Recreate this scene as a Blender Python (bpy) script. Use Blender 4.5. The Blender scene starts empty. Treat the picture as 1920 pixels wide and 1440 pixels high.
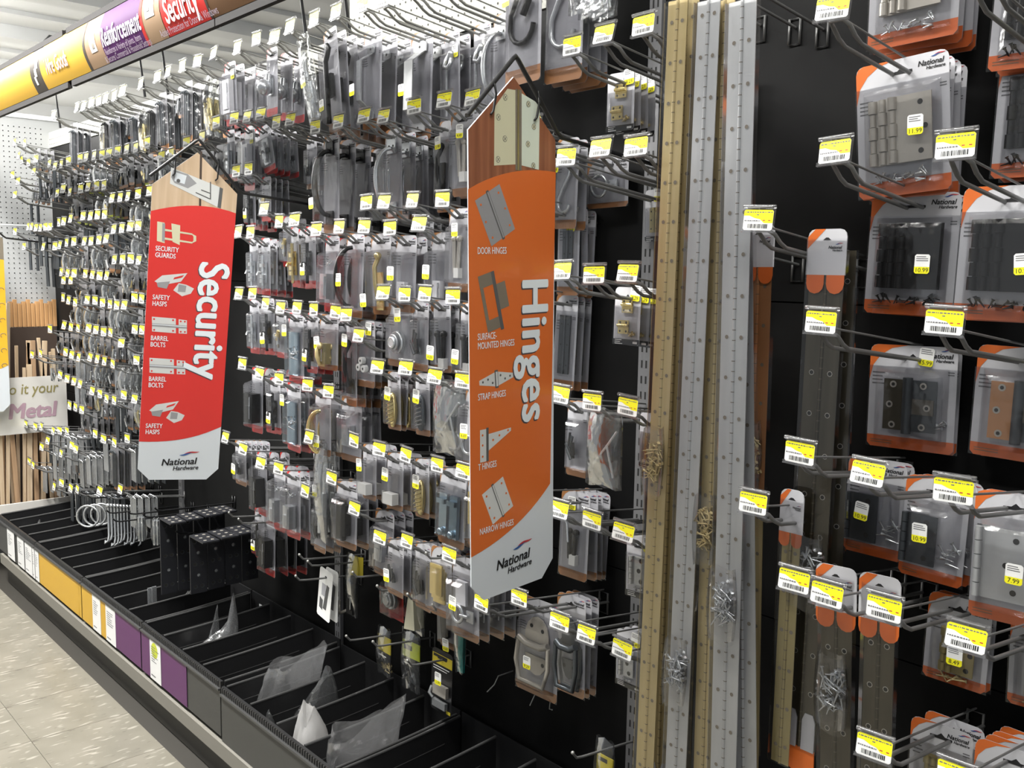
import bpy, math, random
from mathutils import Matrix, Vector
random.seed(7)
sc = bpy.context.scene
COL = sc.collection

# ------------------------------------------------------------------ camera
H = 1.5
RM = Matrix(((0.66571333, -0.09777665, 0.73977394),
             (0.74602000, 0.06497956, -0.66274567),
             (0.01673087, 0.99308478, 0.11620109)))
cam_d = bpy.data.cameras.new('camera')
cam_d.sensor_width = 36.0
cam_d.lens = 1778.0 / 1920.0 * 36.0
cam_d.clip_start = 0.02
cam = bpy.data.objects.new('camera', cam_d)
cam.matrix_world = Matrix.Translation((0, 0, H)) @ RM.to_4x4()
COL.objects.link(cam)
sc.camera = cam
# ------------------------------------------------------------------ world, lights, exposure
w = bpy.data.worlds.new('store_air')
sc.world = w
w.use_nodes = True
w.node_tree.nodes['Background'].inputs[0].default_value = (0.93, 0.97, 1.0, 1)
w.node_tree.nodes['Background'].inputs[1].default_value = 0.22
sc.view_settings.view_transform = 'Standard'
sc.view_settings.look = 'None'
sc.view_settings.exposure = 0.72
sc.view_settings.gamma = 1.0
sc.view_settings.use_curve_mapping = False
sc.cycles.transparent_max_bounces = 20
sc.cycles.max_bounces = 6
sc.cycles.diffuse_bounces = 3
sc.cycles.glossy_bounces = 3
CEIL = 3.35
FIX = [(-8.2, 0.30), (-6.6, 0.30), (-5.0, 0.30), (-3.4, 0.30), (-1.8, 0.25), (0.2, 0.2)]
LIGHT_W = [70, 80, 85, 62, 40, 22]

# ------------------------------------------------------------------ pixel of the photo -> point on plane y
def ray(u, v):
    d = RM @ Vector((u - 960.0, 720.0 - v, -1778.0))
    return d
def at(u, v, y):
    d = ray(u, v); t = y / d.y
    return Vector((d.x * t, y, H + d.z * t))
def atx(u, v, x):
    d = ray(u, v); t = x / d.x
    return Vector((x, d.y * t, H + d.z * t))

# ------------------------------------------------------------------ materials
MATS = {}
def mat(name, col, rough=0.5, metal=0.0, spec=0.5, coat=0.0):
    m = bpy.data.materials.new(name); m.use_nodes = True
    b = m.node_tree.nodes['Principled BSDF']
    b.inputs['Base Color'].default_value = (*col, 1)
    b.inputs['Roughness'].default_value = rough
    b.inputs['Metallic'].default_value = metal
    b.inputs['Specular IOR Level'].default_value = spec
    if coat: b.inputs['Coat Weight'].default_value = coat
    MATS[name] = m
    return m
def noisy(name, c1, c2, scale=(8, 8, 8), rough=0.5, detail=4, metal=0.0, bump=0.0, lo=.35, hi=.65, spec=.5):
    m = mat(name, c1, rough, metal, spec); nt = m.node_tree; b = nt.nodes['Principled BSDF']
    tc = nt.nodes.new('ShaderNodeTexCoord'); mp = nt.nodes.new('ShaderNodeMapping')
    mp.inputs['Scale'].default_value = scale
    nz = nt.nodes.new('ShaderNodeTexNoise'); nz.inputs['Scale'].default_value = 1.0; nz.inputs['Detail'].default_value = detail
    rp = nt.nodes.new('ShaderNodeValToRGB')
    rp.color_ramp.elements[0].position = lo; rp.color_ramp.elements[0].color = (*c1, 1)
    rp.color_ramp.elements[1].position = hi; rp.color_ramp.elements[1].color = (*c2, 1)
    nt.links.new(tc.outputs['Object'], mp.inputs[0]); nt.links.new(mp.outputs[0], nz.inputs[0])
    nt.links.new(nz.outputs[0], rp.inputs[0]); nt.links.new(rp.outputs[0], b.inputs['Base Color'])
    if bump:
        bp = nt.nodes.new('ShaderNodeBump'); bp.inputs['Strength'].default_value = bump; bp.inputs['Distance'].default_value = .01
        nt.links.new(nz.outputs[0], bp.inputs['Height']); nt.links.new(bp.outputs[0], b.inputs['Normal'])
    return m
def clear(name, tint, gloss, rough, diff=0.0, dcol=(.8, .8, .82), bump=0.0, bscale=40):
    """thin clear plastic: transparent with a fresnel sheen and, for film, a little milkiness"""
    m = bpy.data.materials.new(name); m.use_nodes = True; nt = m.node_tree; nt.nodes.clear()
    out = nt.nodes.new('ShaderNodeOutputMaterial')
    tr = nt.nodes.new('ShaderNodeBsdfTransparent'); tr.inputs[0].default_value = (*tint, 1)
    gl = nt.nodes.new('ShaderNodeBsdfGlossy'); gl.inputs['Roughness'].default_value = rough
    lw = nt.nodes.new('ShaderNodeLayerWeight'); lw.inputs['Blend'].default_value = .35
    ma = nt.nodes.new('ShaderNodeMath'); ma.operation = 'MULTIPLY_ADD'; ma.inputs[1].default_value = .55; ma.inputs[2].default_value = gloss
    ma.use_clamp = True
    mx = nt.nodes.new('ShaderNodeMixShader')
    nt.links.new(lw.outputs['Fresnel'], ma.inputs[0]); nt.links.new(ma.outputs[0], mx.inputs[0])
    base = tr
    if diff:
        df = nt.nodes.new('ShaderNodeBsdfDiffuse'); df.inputs[0].default_value = (*dcol, 1)
        tl = nt.nodes.new('ShaderNodeBsdfTranslucent'); tl.inputs[0].default_value = (*dcol, 1)
        a = nt.nodes.new('ShaderNodeMixShader'); a.inputs[0].default_value = .5
        nt.links.new(df.outputs[0], a.inputs[1]); nt.links.new(tl.outputs[0], a.inputs[2])
        b = nt.nodes.new('ShaderNodeMixShader'); b.inputs[0].default_value = diff
        nt.links.new(tr.outputs[0], b.inputs[1]); nt.links.new(a.outputs[0], b.inputs[2]); base = b
    if bump:
        tc = nt.nodes.new('ShaderNodeTexCoord'); nz = nt.nodes.new('ShaderNodeTexNoise'); nz.inputs['Scale'].default_value = bscale
        bp = nt.nodes.new('ShaderNodeBump'); bp.inputs['Strength'].default_value = bump; bp.inputs['Distance'].default_value = .01
        nt.links.new(tc.outputs['Object'], nz.inputs[0]); nt.links.new(nz.outputs[0], bp.inputs['Height'])
        nt.links.new(bp.outputs[0], gl.inputs['Normal'])
    nt.links.new(base.outputs[0], mx.inputs[1]); nt.links.new(gl.outputs[0], mx.inputs[2])
    nt.links.new(mx.outputs[0], out.inputs[0])
    MATS[name] = m
    return m
mat('card_grey', (.48, .48, .51), .45)
mat('card_dark', (.17, .17, .18), .45)
mat('card_pale', (.62, .62, .65), .45)
mat('paper', (.90, .90, .88), .6)
mat('orange', (.72, .155, .025), .45)
mat('brown', (.36, .16, .055), .45)
mat('red', (.62, .035, .03), .45)
mat('ink', (.012, .012, .014), .5)
mat('soft_ink', (.16, .16, .17), .6)
mat('seal_red', (.5, .05, .05), .5)
mat('tag_yellow', (.92, .86, .015), .5)
mat('stan_yellow', (.62, .50, .03), .45)
mat('lime', (.55, .62, .03), .5)
mat('wire', (.20, .20, .197), .4, .3)
mat('wire_pale', (.36, .36, .34), .35, .5)
mat('wire_black', (.012, .012, .013), .35)
mat('nickel', (.50, .47, .42), .38, .55)
noisy('steel', (.52, .53, .54), (.60, .61, .61), (30, 30, 4), .42, metal=.45)
mat('zinc', (.62, .64, .66), .25, .8)
mat('blue_zinc', (.36, .46, .54), .25, 1.0)
noisy('brass', (.56, .45, .22), (.64, .53, .29), (40, 40, 3), .42, metal=.45)
mat('bright_brass', (.82, .66, .30), .22, .9)
mat('dull_brass', (.42, .35, .16), .4, .6)
noisy('bronze', (.075, .065, .045), (.12, .105, .075), (30, 30, 3), .35, metal=.7)
mat('bronze_light', (.20, .18, .15), .4, .8)
mat('copper', (.52, .26, .12), .4, .45)
mat('black_metal', (.011, .011, .012), .38, .3)
mat('dark_steel', (.10, .11, .12), .4, .8)
mat('dark_plate', (.035, .036, .042), .4, .5)
mat('hole', (.015, .014, .012), .7)
mat('knuckle_line', (.16, .13, .09), .6)
mat('white_plastic', (.72, .72, .70), .4)
mat('cream_foam', (.60, .58, .44), .8)
mat('teal', (.01, .22, .20), .35)
mat('black_plastic', (.012, .012, .013), .42)
mat('bin_plastic', (.016, .016, .017), .38)
mat('bin_edge', (.05, .05, .05), .4)
mat('face_dark', (.045, .045, .042), .5)
mat('yellow_card', (.60, .35, .03), .5)
mat('purple_card', (.105, .022, .11), .5)
mat('label_white', (.80, .80, .80), .5)
mat('base_lip', (.20, .19, .165), .5)
mat('kick', (.032, .029, .024), .55)
noisy('back_black', (.0075, .0075, .0078), (.011, .011, .011), (6, 6, 6), .6, spec=.1)
mat('cream_board', (.36, .36, .32), .6)
mat('white_board', (.42, .43, .43), .6)
mat('white_wall', (.80, .81, .82), .6)
mat('ceiling', (.78, .79, .79), .7)
mat('ceiling_beam', (.74, .75, .75), .6)
mat('upright', (.26, .26, .27), .45, .4)
mat('slot_dark', (.02, .02, .02), .7)
mat('sign_orange', (.70, .155, .03), .4, coat=.2)
mat('sign_red', (.66, .035, .03), .4, coat=.2)
mat('sign_yellow', (.76, .44, .03), .4, coat=.2)
mat('sign_white', (.66, .70, .74), .4)
mat('sign_text', (.78, .84, .88), .4)
mat('letter_shadow', (.07, .06, .07), .5)
mat('logo_blue', (.03, .10, .32), .5)
mat('logo_red', (.55, .05, .05), .5)
mat('print_grey', (.30, .30, .31), .5)
mat('print_pale', (.62, .63, .62), .5)
mat('print_dark', (.10, .10, .10), .5)
mat('print_bronze', (.20, .17, .13), .5)
mat('print_cream', (.62, .60, .42), .45)
mat('print_mint', (.66, .72, .62), .45)
mat('header_yellow', (.50, .30, .035), .55, 0, .05)
mat('header_purple', (.065, .012, .085), .55, 0, .05)
mat('header_red', (.42, .024, .02), .55, 0, .05)
mat('header_brown', (.11, .058, .028), .55, 0, .05)
mat('header_tan', (.27, .18, .11), .55, 0, .05)
mat('header_dark', (.05, .042, .034), .55, 0, .05)
mat('header_frame', (.03, .028, .028), .6, 0, .04)
mat('header_text', (.82, .82, .84), .35)
mat('header_soft', (.42, .34, .42), .4)
noisy('sign_wood', (.20, .065, .03), (.34, .125, .06), (60, 60, 3), .5)
noisy('pale_wood', (.50, .36, .23), (.62, .47, .33), (50, 50, 3), .5)
noisy('stick', (.56, .41, .26), (.68, .53, .37), (60, 60, 3), .6)
noisy('dark_stick', (.38, .24, .14), (.52, .34, .20), (60, 60, 3), .6)
noisy('orange_stick', (.50, .26, .10), (.66, .38, .17), (60, 60, 3), .6)
mat('box_white', (.70, .68, .64), .6)
mat('box_brown', (.06, .04, .03), .6)
mat('script_olive', (.30, .26, .10), .6)
mat('script_mauve', (.45, .30, .36), .6)
clear('clear', (.97, .97, .98), .05, .12)
clear('clear_shell', (.96, .96, .97), .06, .14, .012, bump=.25, bscale=30)
clear('bag', (.95, .96, .96), .08, .14, .05, (.75, .76, .78), bump=.7, bscale=26)
clear('film', (.93, .94, .95), .13, .16, .2, (.70, .70, .71), bump=1.0, bscale=20)
clear('white_film', (.9, .9, .9), .04, .4, .75, (.72, .71, .70))
clear('tag_clear', (.93, .93, .94), .06, .15, .10)
clear('teal_clear', (.08, .55, .5), .06, .15)
# floor vinyl: beige with short pale and dark streaks
m = mat('vinyl', (.4, .38, .33), .32); nt = m.node_tree; b = nt.nodes['Principled BSDF']
tc = nt.nodes.new('ShaderNodeTexCoord')
def streak(scale, lo, hi, c0, c1, prev=None):
    mp = nt.nodes.new('ShaderNodeMapping'); mp.inputs['Scale'].default_value = scale
    nz = nt.nodes.new('ShaderNodeTexNoise'); nz.inputs['Scale'].default_value = 1; nz.inputs['Detail'].default_value = 2
    rp = nt.nodes.new('ShaderNodeValToRGB'); e = rp.color_ramp.elements
    e[0].position = lo; e[1].position = hi; e[0].color = (0, 0, 0, 1); e[1].color = (1, 1, 1, 1)
    nt.links.new(tc.outputs['Object'], mp.inputs[0]); nt.links.new(mp.outputs[0], nz.inputs[0]); nt.links.new(nz.outputs[0], rp.inputs[0])
    mx = nt.nodes.new('ShaderNodeMix'); mx.data_type = 'RGBA'
    nt.links.new(rp.outputs[0], mx.inputs[0])
    if prev: nt.links.new(prev, mx.inputs[6])
    else: mx.inputs[6].default_value = (*c0, 1)
    mx.inputs[7].default_value = (*c1, 1)
    return mx.outputs[2]
s1 = streak((6, 6, 1), .35, .7, (.17, .16, .13), (.215, .20, .165))
s2 = streak((60, 14, 1), .60, .66, None, (.34, .32, .275), s1)
s3 = streak((80, 18, 1), .66, .72, None, (.10, .09, .075), s2)
nt.links.new(s3, b.inputs['Base Color'])

# ------------------------------------------------------------------ mesh builder
class MB:
    def __init__(s): s.v = []; s.f = []; s.m = []; s.sm = []
    def poly(s, pts, m, smooth=False):
        n = len(s.v); s.v += [tuple(p) for p in pts]; s.f.append(tuple(range(n, n + len(pts)))); s.m.append(m); s.sm.append(smooth)
    def add(s, verts, faces, m, smooth=False):
        n = len(s.v); s.v += [tuple(p) for p in verts]
        for f in faces: s.f.append(tuple(i + n for i in f)); s.m.append(m); s.sm.append(smooth)
    def box(s, c, d, m, rot=None):
        x, y, z = d[0] / 2, d[1] / 2, d[2] / 2
        vs = [Vector((a * x, b * y, e * z)) for a in (-1, 1) for b in (-1, 1) for e in (-1, 1)]
        if rot is not None: vs = [rot @ p for p in vs]
        s.add([p + Vector(c) for p in vs], [(0, 1, 3, 2), (4, 6, 7, 5), (0, 4, 5, 1), (2, 3, 7, 6), (0, 2, 6, 4), (1, 5, 7, 3)], m)
    def bounds(s, x0, x1, y0, y1, z0, z1, m): s.box(((x0 + x1) / 2, (y0 + y1) / 2, (z0 + z1) / 2), (x1 - x0, y1 - y0, z1 - z0), m)
    def prism(s, poly, y0, y1, m, side=None):
        """polygon in x,z extruded along y; y0 is the front (towards the aisle)"""
        n = len(poly); a = [(p[0], y0, p[1]) for p in poly]; b = [(p[0], y1, p[1]) for p in poly]
        s.poly(a, m); s.poly(b[::-1], side or m)
        s.add(a + b, [(i, (i + 1) % n, n + (i + 1) % n, n + i) for i in range(n)], side or m)
    def flat(s, poly, y, m): s.poly([(p[0], y, p[1]) for p in poly], m)
    def rect(s, x0, x1, z0, z1, y, m): s.flat([(x0, z0), (x1, z0), (x1, z1), (x0, z1)], y, m)
    def tube(s, pts, r, m, n=6, closed=False, smooth=True):
        pts = [Vector(p) for p in pts]; k = len(pts); vs = []; up = None
        for i, p in enumerate(pts):
            if closed: t = pts[(i + 1) % k] - pts[i - 1]
            else: t = pts[min(i + 1, k - 1)] - pts[max(i - 1, 0)]
            if t.length < 1e-9: t = Vector((0, 1, 0))
            t.normalize()
            if up is None:
                up = Vector((0, 0, 1)) if abs(t.z) < .9 else Vector((1, 0, 0))
            up = up - t * up.dot(t)
            if up.length < 1e-6: up = t.orthogonal()
            up.normalize(); sd = t.cross(up)
            rr = r[i] if isinstance(r, (list, tuple)) else r
            for j in range(n):
                a = 2 * math.pi * j / n
                vs.append(p + up * (math.cos(a) * rr) + sd * (math.sin(a) * rr))
        fs = []
        for i in range(k if closed else k - 1):
            for j in range(n):
                a, b2 = i * n + j, i * n + (j + 1) % n
                c, d = ((i + 1) % k) * n + (j + 1) % n, ((i + 1) % k) * n + j
                fs.append((a, b2, c, d))
        n0 = len(s.v); s.add(vs, fs, m, smooth)
        if not closed:
            s.poly(vs[:n][::-1], m); s.poly(vs[(k - 1) * n:], m)
    def disc(s, c, r, y, m, n=10, sx=1.0): s.flat([(c[0] + sx * r * math.cos(2 * math.pi * i / n), c[1] + r * math.sin(2 * math.pi * i / n)) for i in range(n)], y, m)
    def sph(s, c, r, m, n=10, k=6, sc=(1, 1, 1)):
        vs = []; fs = []
        for i in range(k + 1):
            a = math.pi * i / k
            for j in range(n):
                b = 2 * math.pi * j / n
                vs.append((c[0] + sc[0] * r * math.sin(a) * math.cos(b), c[1] + sc[1] * r * math.sin(a) * math.sin(b), c[2] + sc[2] * r * math.cos(a)))
        for i in range(k):
            for j in range(n): fs.append((i * n + j, (i + 1) * n + j, (i + 1) * n + (j + 1) % n, i * n + (j + 1) % n))
        s.add(vs, fs, m, True)
    def dome(s, x0, x1, z0, z1, y0, depth, ins, m):
        """hollow blister standing out of plane y0 towards the aisle"""
        a = [(x0, y0, z0), (x1, y0, z0), (x1, y0, z1), (x0, y0, z1)]
        b = [(x0 + ins, y0 - depth * .8, z0 + ins), (x1 - ins, y0 - depth * .8, z0 + ins), (x1 - ins, y0 - depth * .8, z1 - ins), (x0 + ins, y0 - depth * .8, z1 - ins)]
        i2 = ins * 1.8
        c = [(x0 + i2, y0 - depth, z0 + i2), (x1 - i2, y0 - depth, z0 + i2), (x1 - i2, y0 - depth, z1 - i2), (x0 + i2, y0 - depth, z1 - i2)]
        s.add(a + b + c, [(i, (i + 1) % 4, 4 + (i + 1) % 4, 4 + i) for i in range(4)] + [(4 + i, 4 + (i + 1) % 4, 8 + (i + 1) % 4, 8 + i) for i in range(4)] + [(8, 9, 10, 11)], m)
    def mesh(s, name):
        me = bpy.data.meshes.new(name); me.from_pydata(s.v, [], s.f)
        keys = []
        for k in s.m:
            if k not in keys: keys.append(k)
        for k in keys: me.materials.append(MATS[k])
        ix = {k: i for i, k in enumerate(keys)}
        me.polygons.foreach_set('material_index', [ix[k] for k in s.m])
        me.polygons.foreach_set('use_smooth', s.sm)
        me.update()
        return me

def obj(name, me, parent=None, loc=(0, 0, 0), rot=None, label=None):
    if isinstance(me, MB): me = me.mesh(name)
    o = bpy.data.objects.new(name, me); COL.objects.link(o)
    if parent: o.parent = parent
    if isinstance(rot, Matrix): o.matrix_local = Matrix.Translation(loc) @ rot.to_4x4()
    else:
        o.location = loc
        if rot: o.rotation_euler = rot
    if label: o['label'] = label
    return o
def tag(o, label, cat, group=None):
    o['label'] = label; o['category'] = cat
    if group: o['group'] = group
    return o
def thing(name, label, cat, loc=(0, 0, 0), rot=None, group=None):
    return tag(obj(name, None, None, loc, rot), label, cat, group)
def struct(name, me, parent=None, **k):
    o = obj(name, me, parent, **k)
    if parent is None: o['kind'] = 'structure'
    return o
_T = {}
def text_mesh(s, size, m, bold=0.0, shear=0.0, squeeze=1.0, align='CENTER', spacing=1.0, line=1.0):
    """lettering as a flat mesh in its own x,y plane"""
    key = (s, size, m, bold, shear, squeeze, align, spacing, line)
    if key in _T: return _T[key]
    cu = bpy.data.curves.new('lettering', 'FONT'); cu.body = s; cu.size = size; cu.align_x = align; cu.align_y = 'CENTER'
    cu.shear = shear; cu.resolution_u = 3; cu.space_character = spacing; cu.space_line = line
    o = bpy.data.objects.new('lettering', cu)
    COL.objects.link(o)
    dg = bpy.context.evaluated_depsgraph_get()
    me = bpy.data.meshes.new_from_object(o.evaluated_get(dg))
    me.name = 'lettering'
    bpy.data.objects.remove(o); bpy.data.curves.remove(cu)
    if bold:                       # heavier strokes: the same letter shapes laid over each other with small shifts
        k = len(me.vertices); b = bold * size; V = [v.co.copy() for v in me.vertices]; F = [tuple(p.vertices) for p in me.polygons]
        sh = ((0, 0), (b, 0), (-b, 0), (0, b * .6), (0, -b * .6), (b * .7, b * .4), (-b * .7, -b * .4), (b * .7, -b * .4), (-b * .7, b * .4))
        vs = [(v.x + dx, v.y + dy, 2.5e-5 * q) for q, (dx, dy) in enumerate(sh) for v in V]; fs = [tuple(i + q * k for i in f) for q in range(len(sh)) for f in F]
        bpy.data.meshes.remove(me); me = bpy.data.meshes.new('lettering'); me.from_pydata(vs, [], fs)
    if squeeze != 1.0: me.transform(Matrix.Diagonal((squeeze, 1, 1, 1)))
    me.materials.clear(); me.materials.append(MATS[m])
    _T[key] = me
    return me
def frame(right, up, nrm=None):
    r = Vector(right).normalized(); u = Vector(up).normalized(); n = r.cross(u)
    return Matrix((r, u, n)).transposed()
FRONT = frame((1, 0, 0), (0, 0, 1))          # lettering that faces the aisle (-y)
ORD = ['first', 'second', 'third', 'fourth', 'fifth', 'sixth', 'seventh', 'eighth', 'ninth', 'tenth', 'eleventh', 'twelfth', 'thirteenth', 'fourteenth',
       'fifteenth', 'sixteenth', 'seventeenth', 'eighteenth', 'nineteenth', 'twentieth', 'twenty-first', 'twenty-second', 'twenty-third', 'twenty-fourth']
def arc(cx, cz, r, a0, a1, n=8, rz=None):
    return [(cx + r * math.cos(math.radians(a0 + (a1 - a0) * i / n)), cz + (rz or r) * math.sin(math.radians(a0 + (a1 - a0) * i / n))) for i in range(n + 1)]

# ================================================================== THE SETTING
WY = 1.55                      # plane of the peg wall
XEND = -5.35                   # white pegboard closing the aisle
# floor of vinyl tiles
fl = MB(); fl.bounds(-12, 4, -4, 8, -.06, -.004, 'kick'); floor = struct('floor', fl)
tm = MB(); T = .3048
tm.prism([(-T / 2 + .0006, 0), (T / 2 - .0006, 0), (T / 2 - .0006, .004), (-T / 2 + .0006, .004)], -T / 2 + .0006, T / 2 - .0006, 'vinyl')
tme = tm.mesh('tile')
for i in range(-26, -3):
    for j in range(-3, 4):
        obj('tile', tme, floor, (i * T + .07, j * T + .02, -.004))
tb = MB()
tb.bounds(-12, -26 * T + .07 - T / 2, -4, 8, -.004, -.0005, 'vinyl'); tb.bounds(-3 * T + .07 - T / 2, 4, -4, 8, -.004, -.0005, 'vinyl')
tb.bounds(-26 * T + .07 - T / 2, -3 * T + .07 - T / 2, -4, -3.5 * T + .02, -.004, -.0005, 'vinyl')
obj('tile_field', tb, floor)
ce = MB(); ce.bounds(-14, 4, -5, 9, CEIL, CEIL + .05, 'ceiling'); ceiling = struct('ceiling', ce)
for k, x in enumerate((-4.2, -5.6, -7.0, -8.4, -9.8)):
    bm_ = MB(); bm_.bounds(x - .10, x + .10, -5, 9, CEIL - .10, CEIL - .001, 'ceiling_beam'); obj('beam', bm_, ceiling)
    b2 = MB(); b2.bounds(x + .55, x + .60, -5, 9, CEIL - .035, CEIL - .001, 'ceiling_beam'); obj('rib', b2, ceiling)
fw = MB(); fw.bounds(-12.1, -12.0, -5, 9, 0, CEIL, 'white_wall'); struct('wall_far', fw)
# ceiling lamps: the store's fluorescent row, plus added lamps that whiten the far end
def fixture(x, y, power, label, length=1.25, glow='tube_glow'):
    t = thing('ceiling_light', label, 'ceiling light', (x, y, CEIL), None, 'fluorescent ceiling fixtures')
    hb = MB(); hb.bounds(-length / 2, length / 2, -.04, .04, -.22, -.17, 'ceiling_beam'); hb.bounds(-.01, .01, -.01, .01, -.17, -.001, 'ceiling_beam'); obj('housing', hb, t)
    for s in (-1, 1):
        tu = MB(); tu.tube([(-length / 2 + .03, s * .08, -.215), (length / 2 - .03, s * .08, -.215)], .016, glow, 8); obj('fluorescent_tube', tu, t)
    ld = bpy.data.lights.new('tube_light', 'AREA'); ld.shape = 'RECTANGLE'; ld.size = length; ld.size_y = .28; ld.energy = power; ld.color = (1.0, .985, .95)
    lo = bpy.data.objects.new('tube_light', ld); COL.objects.link(lo); lo.parent = t; lo.location = (0, 0, -.245)
m = mat('tube_glow', (.9, .9, .9)); b = m.node_tree.nodes['Principled BSDF']
b.inputs['Emission Color'].default_value = (1, .98, .94, 1); b.inputs['Emission Strength'].default_value = 22
m = mat('added_far_glow', (.9, .9, .9)); b = m.node_tree.nodes['Principled BSDF']  # stronger glow for the added far lamps only
b.inputs['Emission Color'].default_value = (1, .98, .94, 1); b.inputs['Emission Strength'].default_value = 90
for k, ((x, y), p) in enumerate(zip(FIX, LIGHT_W)):
    fixture(x, y, p, 'fluorescent fixture on the ceiling over the hardware aisle, %s from the far end' % ORD[k])
for k, (x, y) in enumerate(((-11.0, 1.2), (-9.4, 1.2), (-7.8, 1.0))):  # lamps added out of view to whiten the far wall and ceiling
    fixture(x, y, 90, 'added unseen lamp brightening the far wall and ceiling, %s from the wall' % ORD[k], 1.25, 'added_far_glow')

# ---- the black peg wall, in panels between slotted uprights
UPX = [-4.96, -3.75, -2.53, -1.30, -.09, 1.13]
wb = MB(); wb.bounds(XEND, 1.4, WY + .012, WY + .05, 0, 2.10, 'back_black'); wall = struct('wall_back', wb)
for i in range(-1, 5):
    xa = UPX[i] if i >= 0 else XEND; xb = UPX[i + 1]
    for za, zb in ((.20, .85), (.85, 1.455), (1.455, 2.10)):
        p = MB(); p.bounds(xa + .002, xb - .002, WY, WY + .012, za + .0015, zb - .0015, 'back_black'); obj('panel', p, wall)
for x in UPX:
    u = MB(); u.bounds(x - .016, x + .016, WY - .012, WY - .0005, .10, 2.18, 'upright')
    for k in range(62):
        z = .14 + k * .0333
        for s in (-1, 1): u.rect(x + s * .006 - .0022, x + s * .006 + .0022, z, z + .016, WY - .0124, 'slot_dark')
    obj('upright', u, wall)
def perfor(name, parent, pts, right, up, r=.0032, mname='hole'):
    mb = MB(); R = Vector(right); U = Vector(up)
    for p in pts:
        P = Vector(p); mb.poly([P + R * (r * math.cos(a * math.pi / 3)) + U * (r * math.sin(a * math.pi / 3)) for a in range(6)], mname)
    o = obj(name, mb, parent); o['kind'] = 'stuff'
    return o
cb = MB(); cb.bounds(XEND, -2.46, WY - .004, WY + .05, 2.102, 2.18, 'cream_board'); cb.bounds(-2.46, 1.4, WY - .004, WY + .05, 2.102, 2.44, 'cream_board')
board = struct('trim_1', cb)
P = .0254
perfor('perforation', board, [(XEND + .02 + i * P, WY - .0048, 2.118 + j * P) for i in range(240) for j in range(2 if XEND + i * P < -2.47 else 5)], (1, 0, 0), (0, 0, 1))
ew = MB(); ew.bounds(XEND - .03, XEND, -1.6, WY + .05, 1.705, 2.24, 'white_board'); ew.bounds(XEND - .03, XEND - .002, -1.6, WY + .05, 0, 1.70, 'white_board')
ew.bounds(XEND - .035, XEND + .004, -1.6, WY + .05, 2.24, 2.262, 'ceiling_beam')
endw = struct('wall_left', ew)
perfor('perforation', endw, [(XEND + .0008, .95 + i * P, 1.0 + j * P) for i in range(23) for j in range(48)], (0, 1, 0), (0, 0, 1))

# ---- base deck: kick plate, pale lip
LIPY = 1.131
base = thing('shelf_base', 'long dark base with pale front lip under the black bins', 'shelf base', (-4.85, LIPY, 0))
kb = MB(); kb.bounds(0, 6.0, .012, .40, 0, .092, 'kick'); obj('kick_plate', kb, base)
lb = MB(); lb.bounds(-.02, 6.0, -.012, .41, .093, .138, 'base_lip'); obj('front_lip', lb, base)

# ---- black bin trays
MOD = [-4.93, -4.315, -3.708, -3.101, -2.494, -1.887, -1.28, -.673]
names = ['under the stick display', 'with white labels and yellow front', 'with the long yellow front', 'with purple and white front', 'with the torn purple end',
         'holding the big crumpled film bag', 'nearest in the row']
def divider_mesh(dy, z0, z1, th=.0045):
    mb = MB(); n = 6
    top = [(i / n * dy, z1 + .022 * (i / n) - .003 * math.sin(math.pi * i / n)) for i in range(n + 1)]
    pr = [(0, z0)] + top + [(dy, z0)]
    vs = [(-th / 2, y, z) for y, z in pr] + [(th / 2, y, z) for y, z in pr]; k = len(pr)
    mb.add(vs, [tuple(range(k))[::-1], tuple(range(k, 2 * k))] + [(i, (i + 1) % k, k + (i + 1) % k, k + i) for i in range(k)], 'bin_plastic')
    mb.tube([(0, y, z) for y, z in top], .0042, 'bin_edge', 6)
    mb.tube([(0, y + .01, z - .055) for y, z in top[:-1]], .0035, 'bin_edge', 5)
    return mb.mesh('divider')
BF, BT = .165, .312
dmesh = divider_mesh(WY - LIPY - .045, BF, BT)
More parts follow.
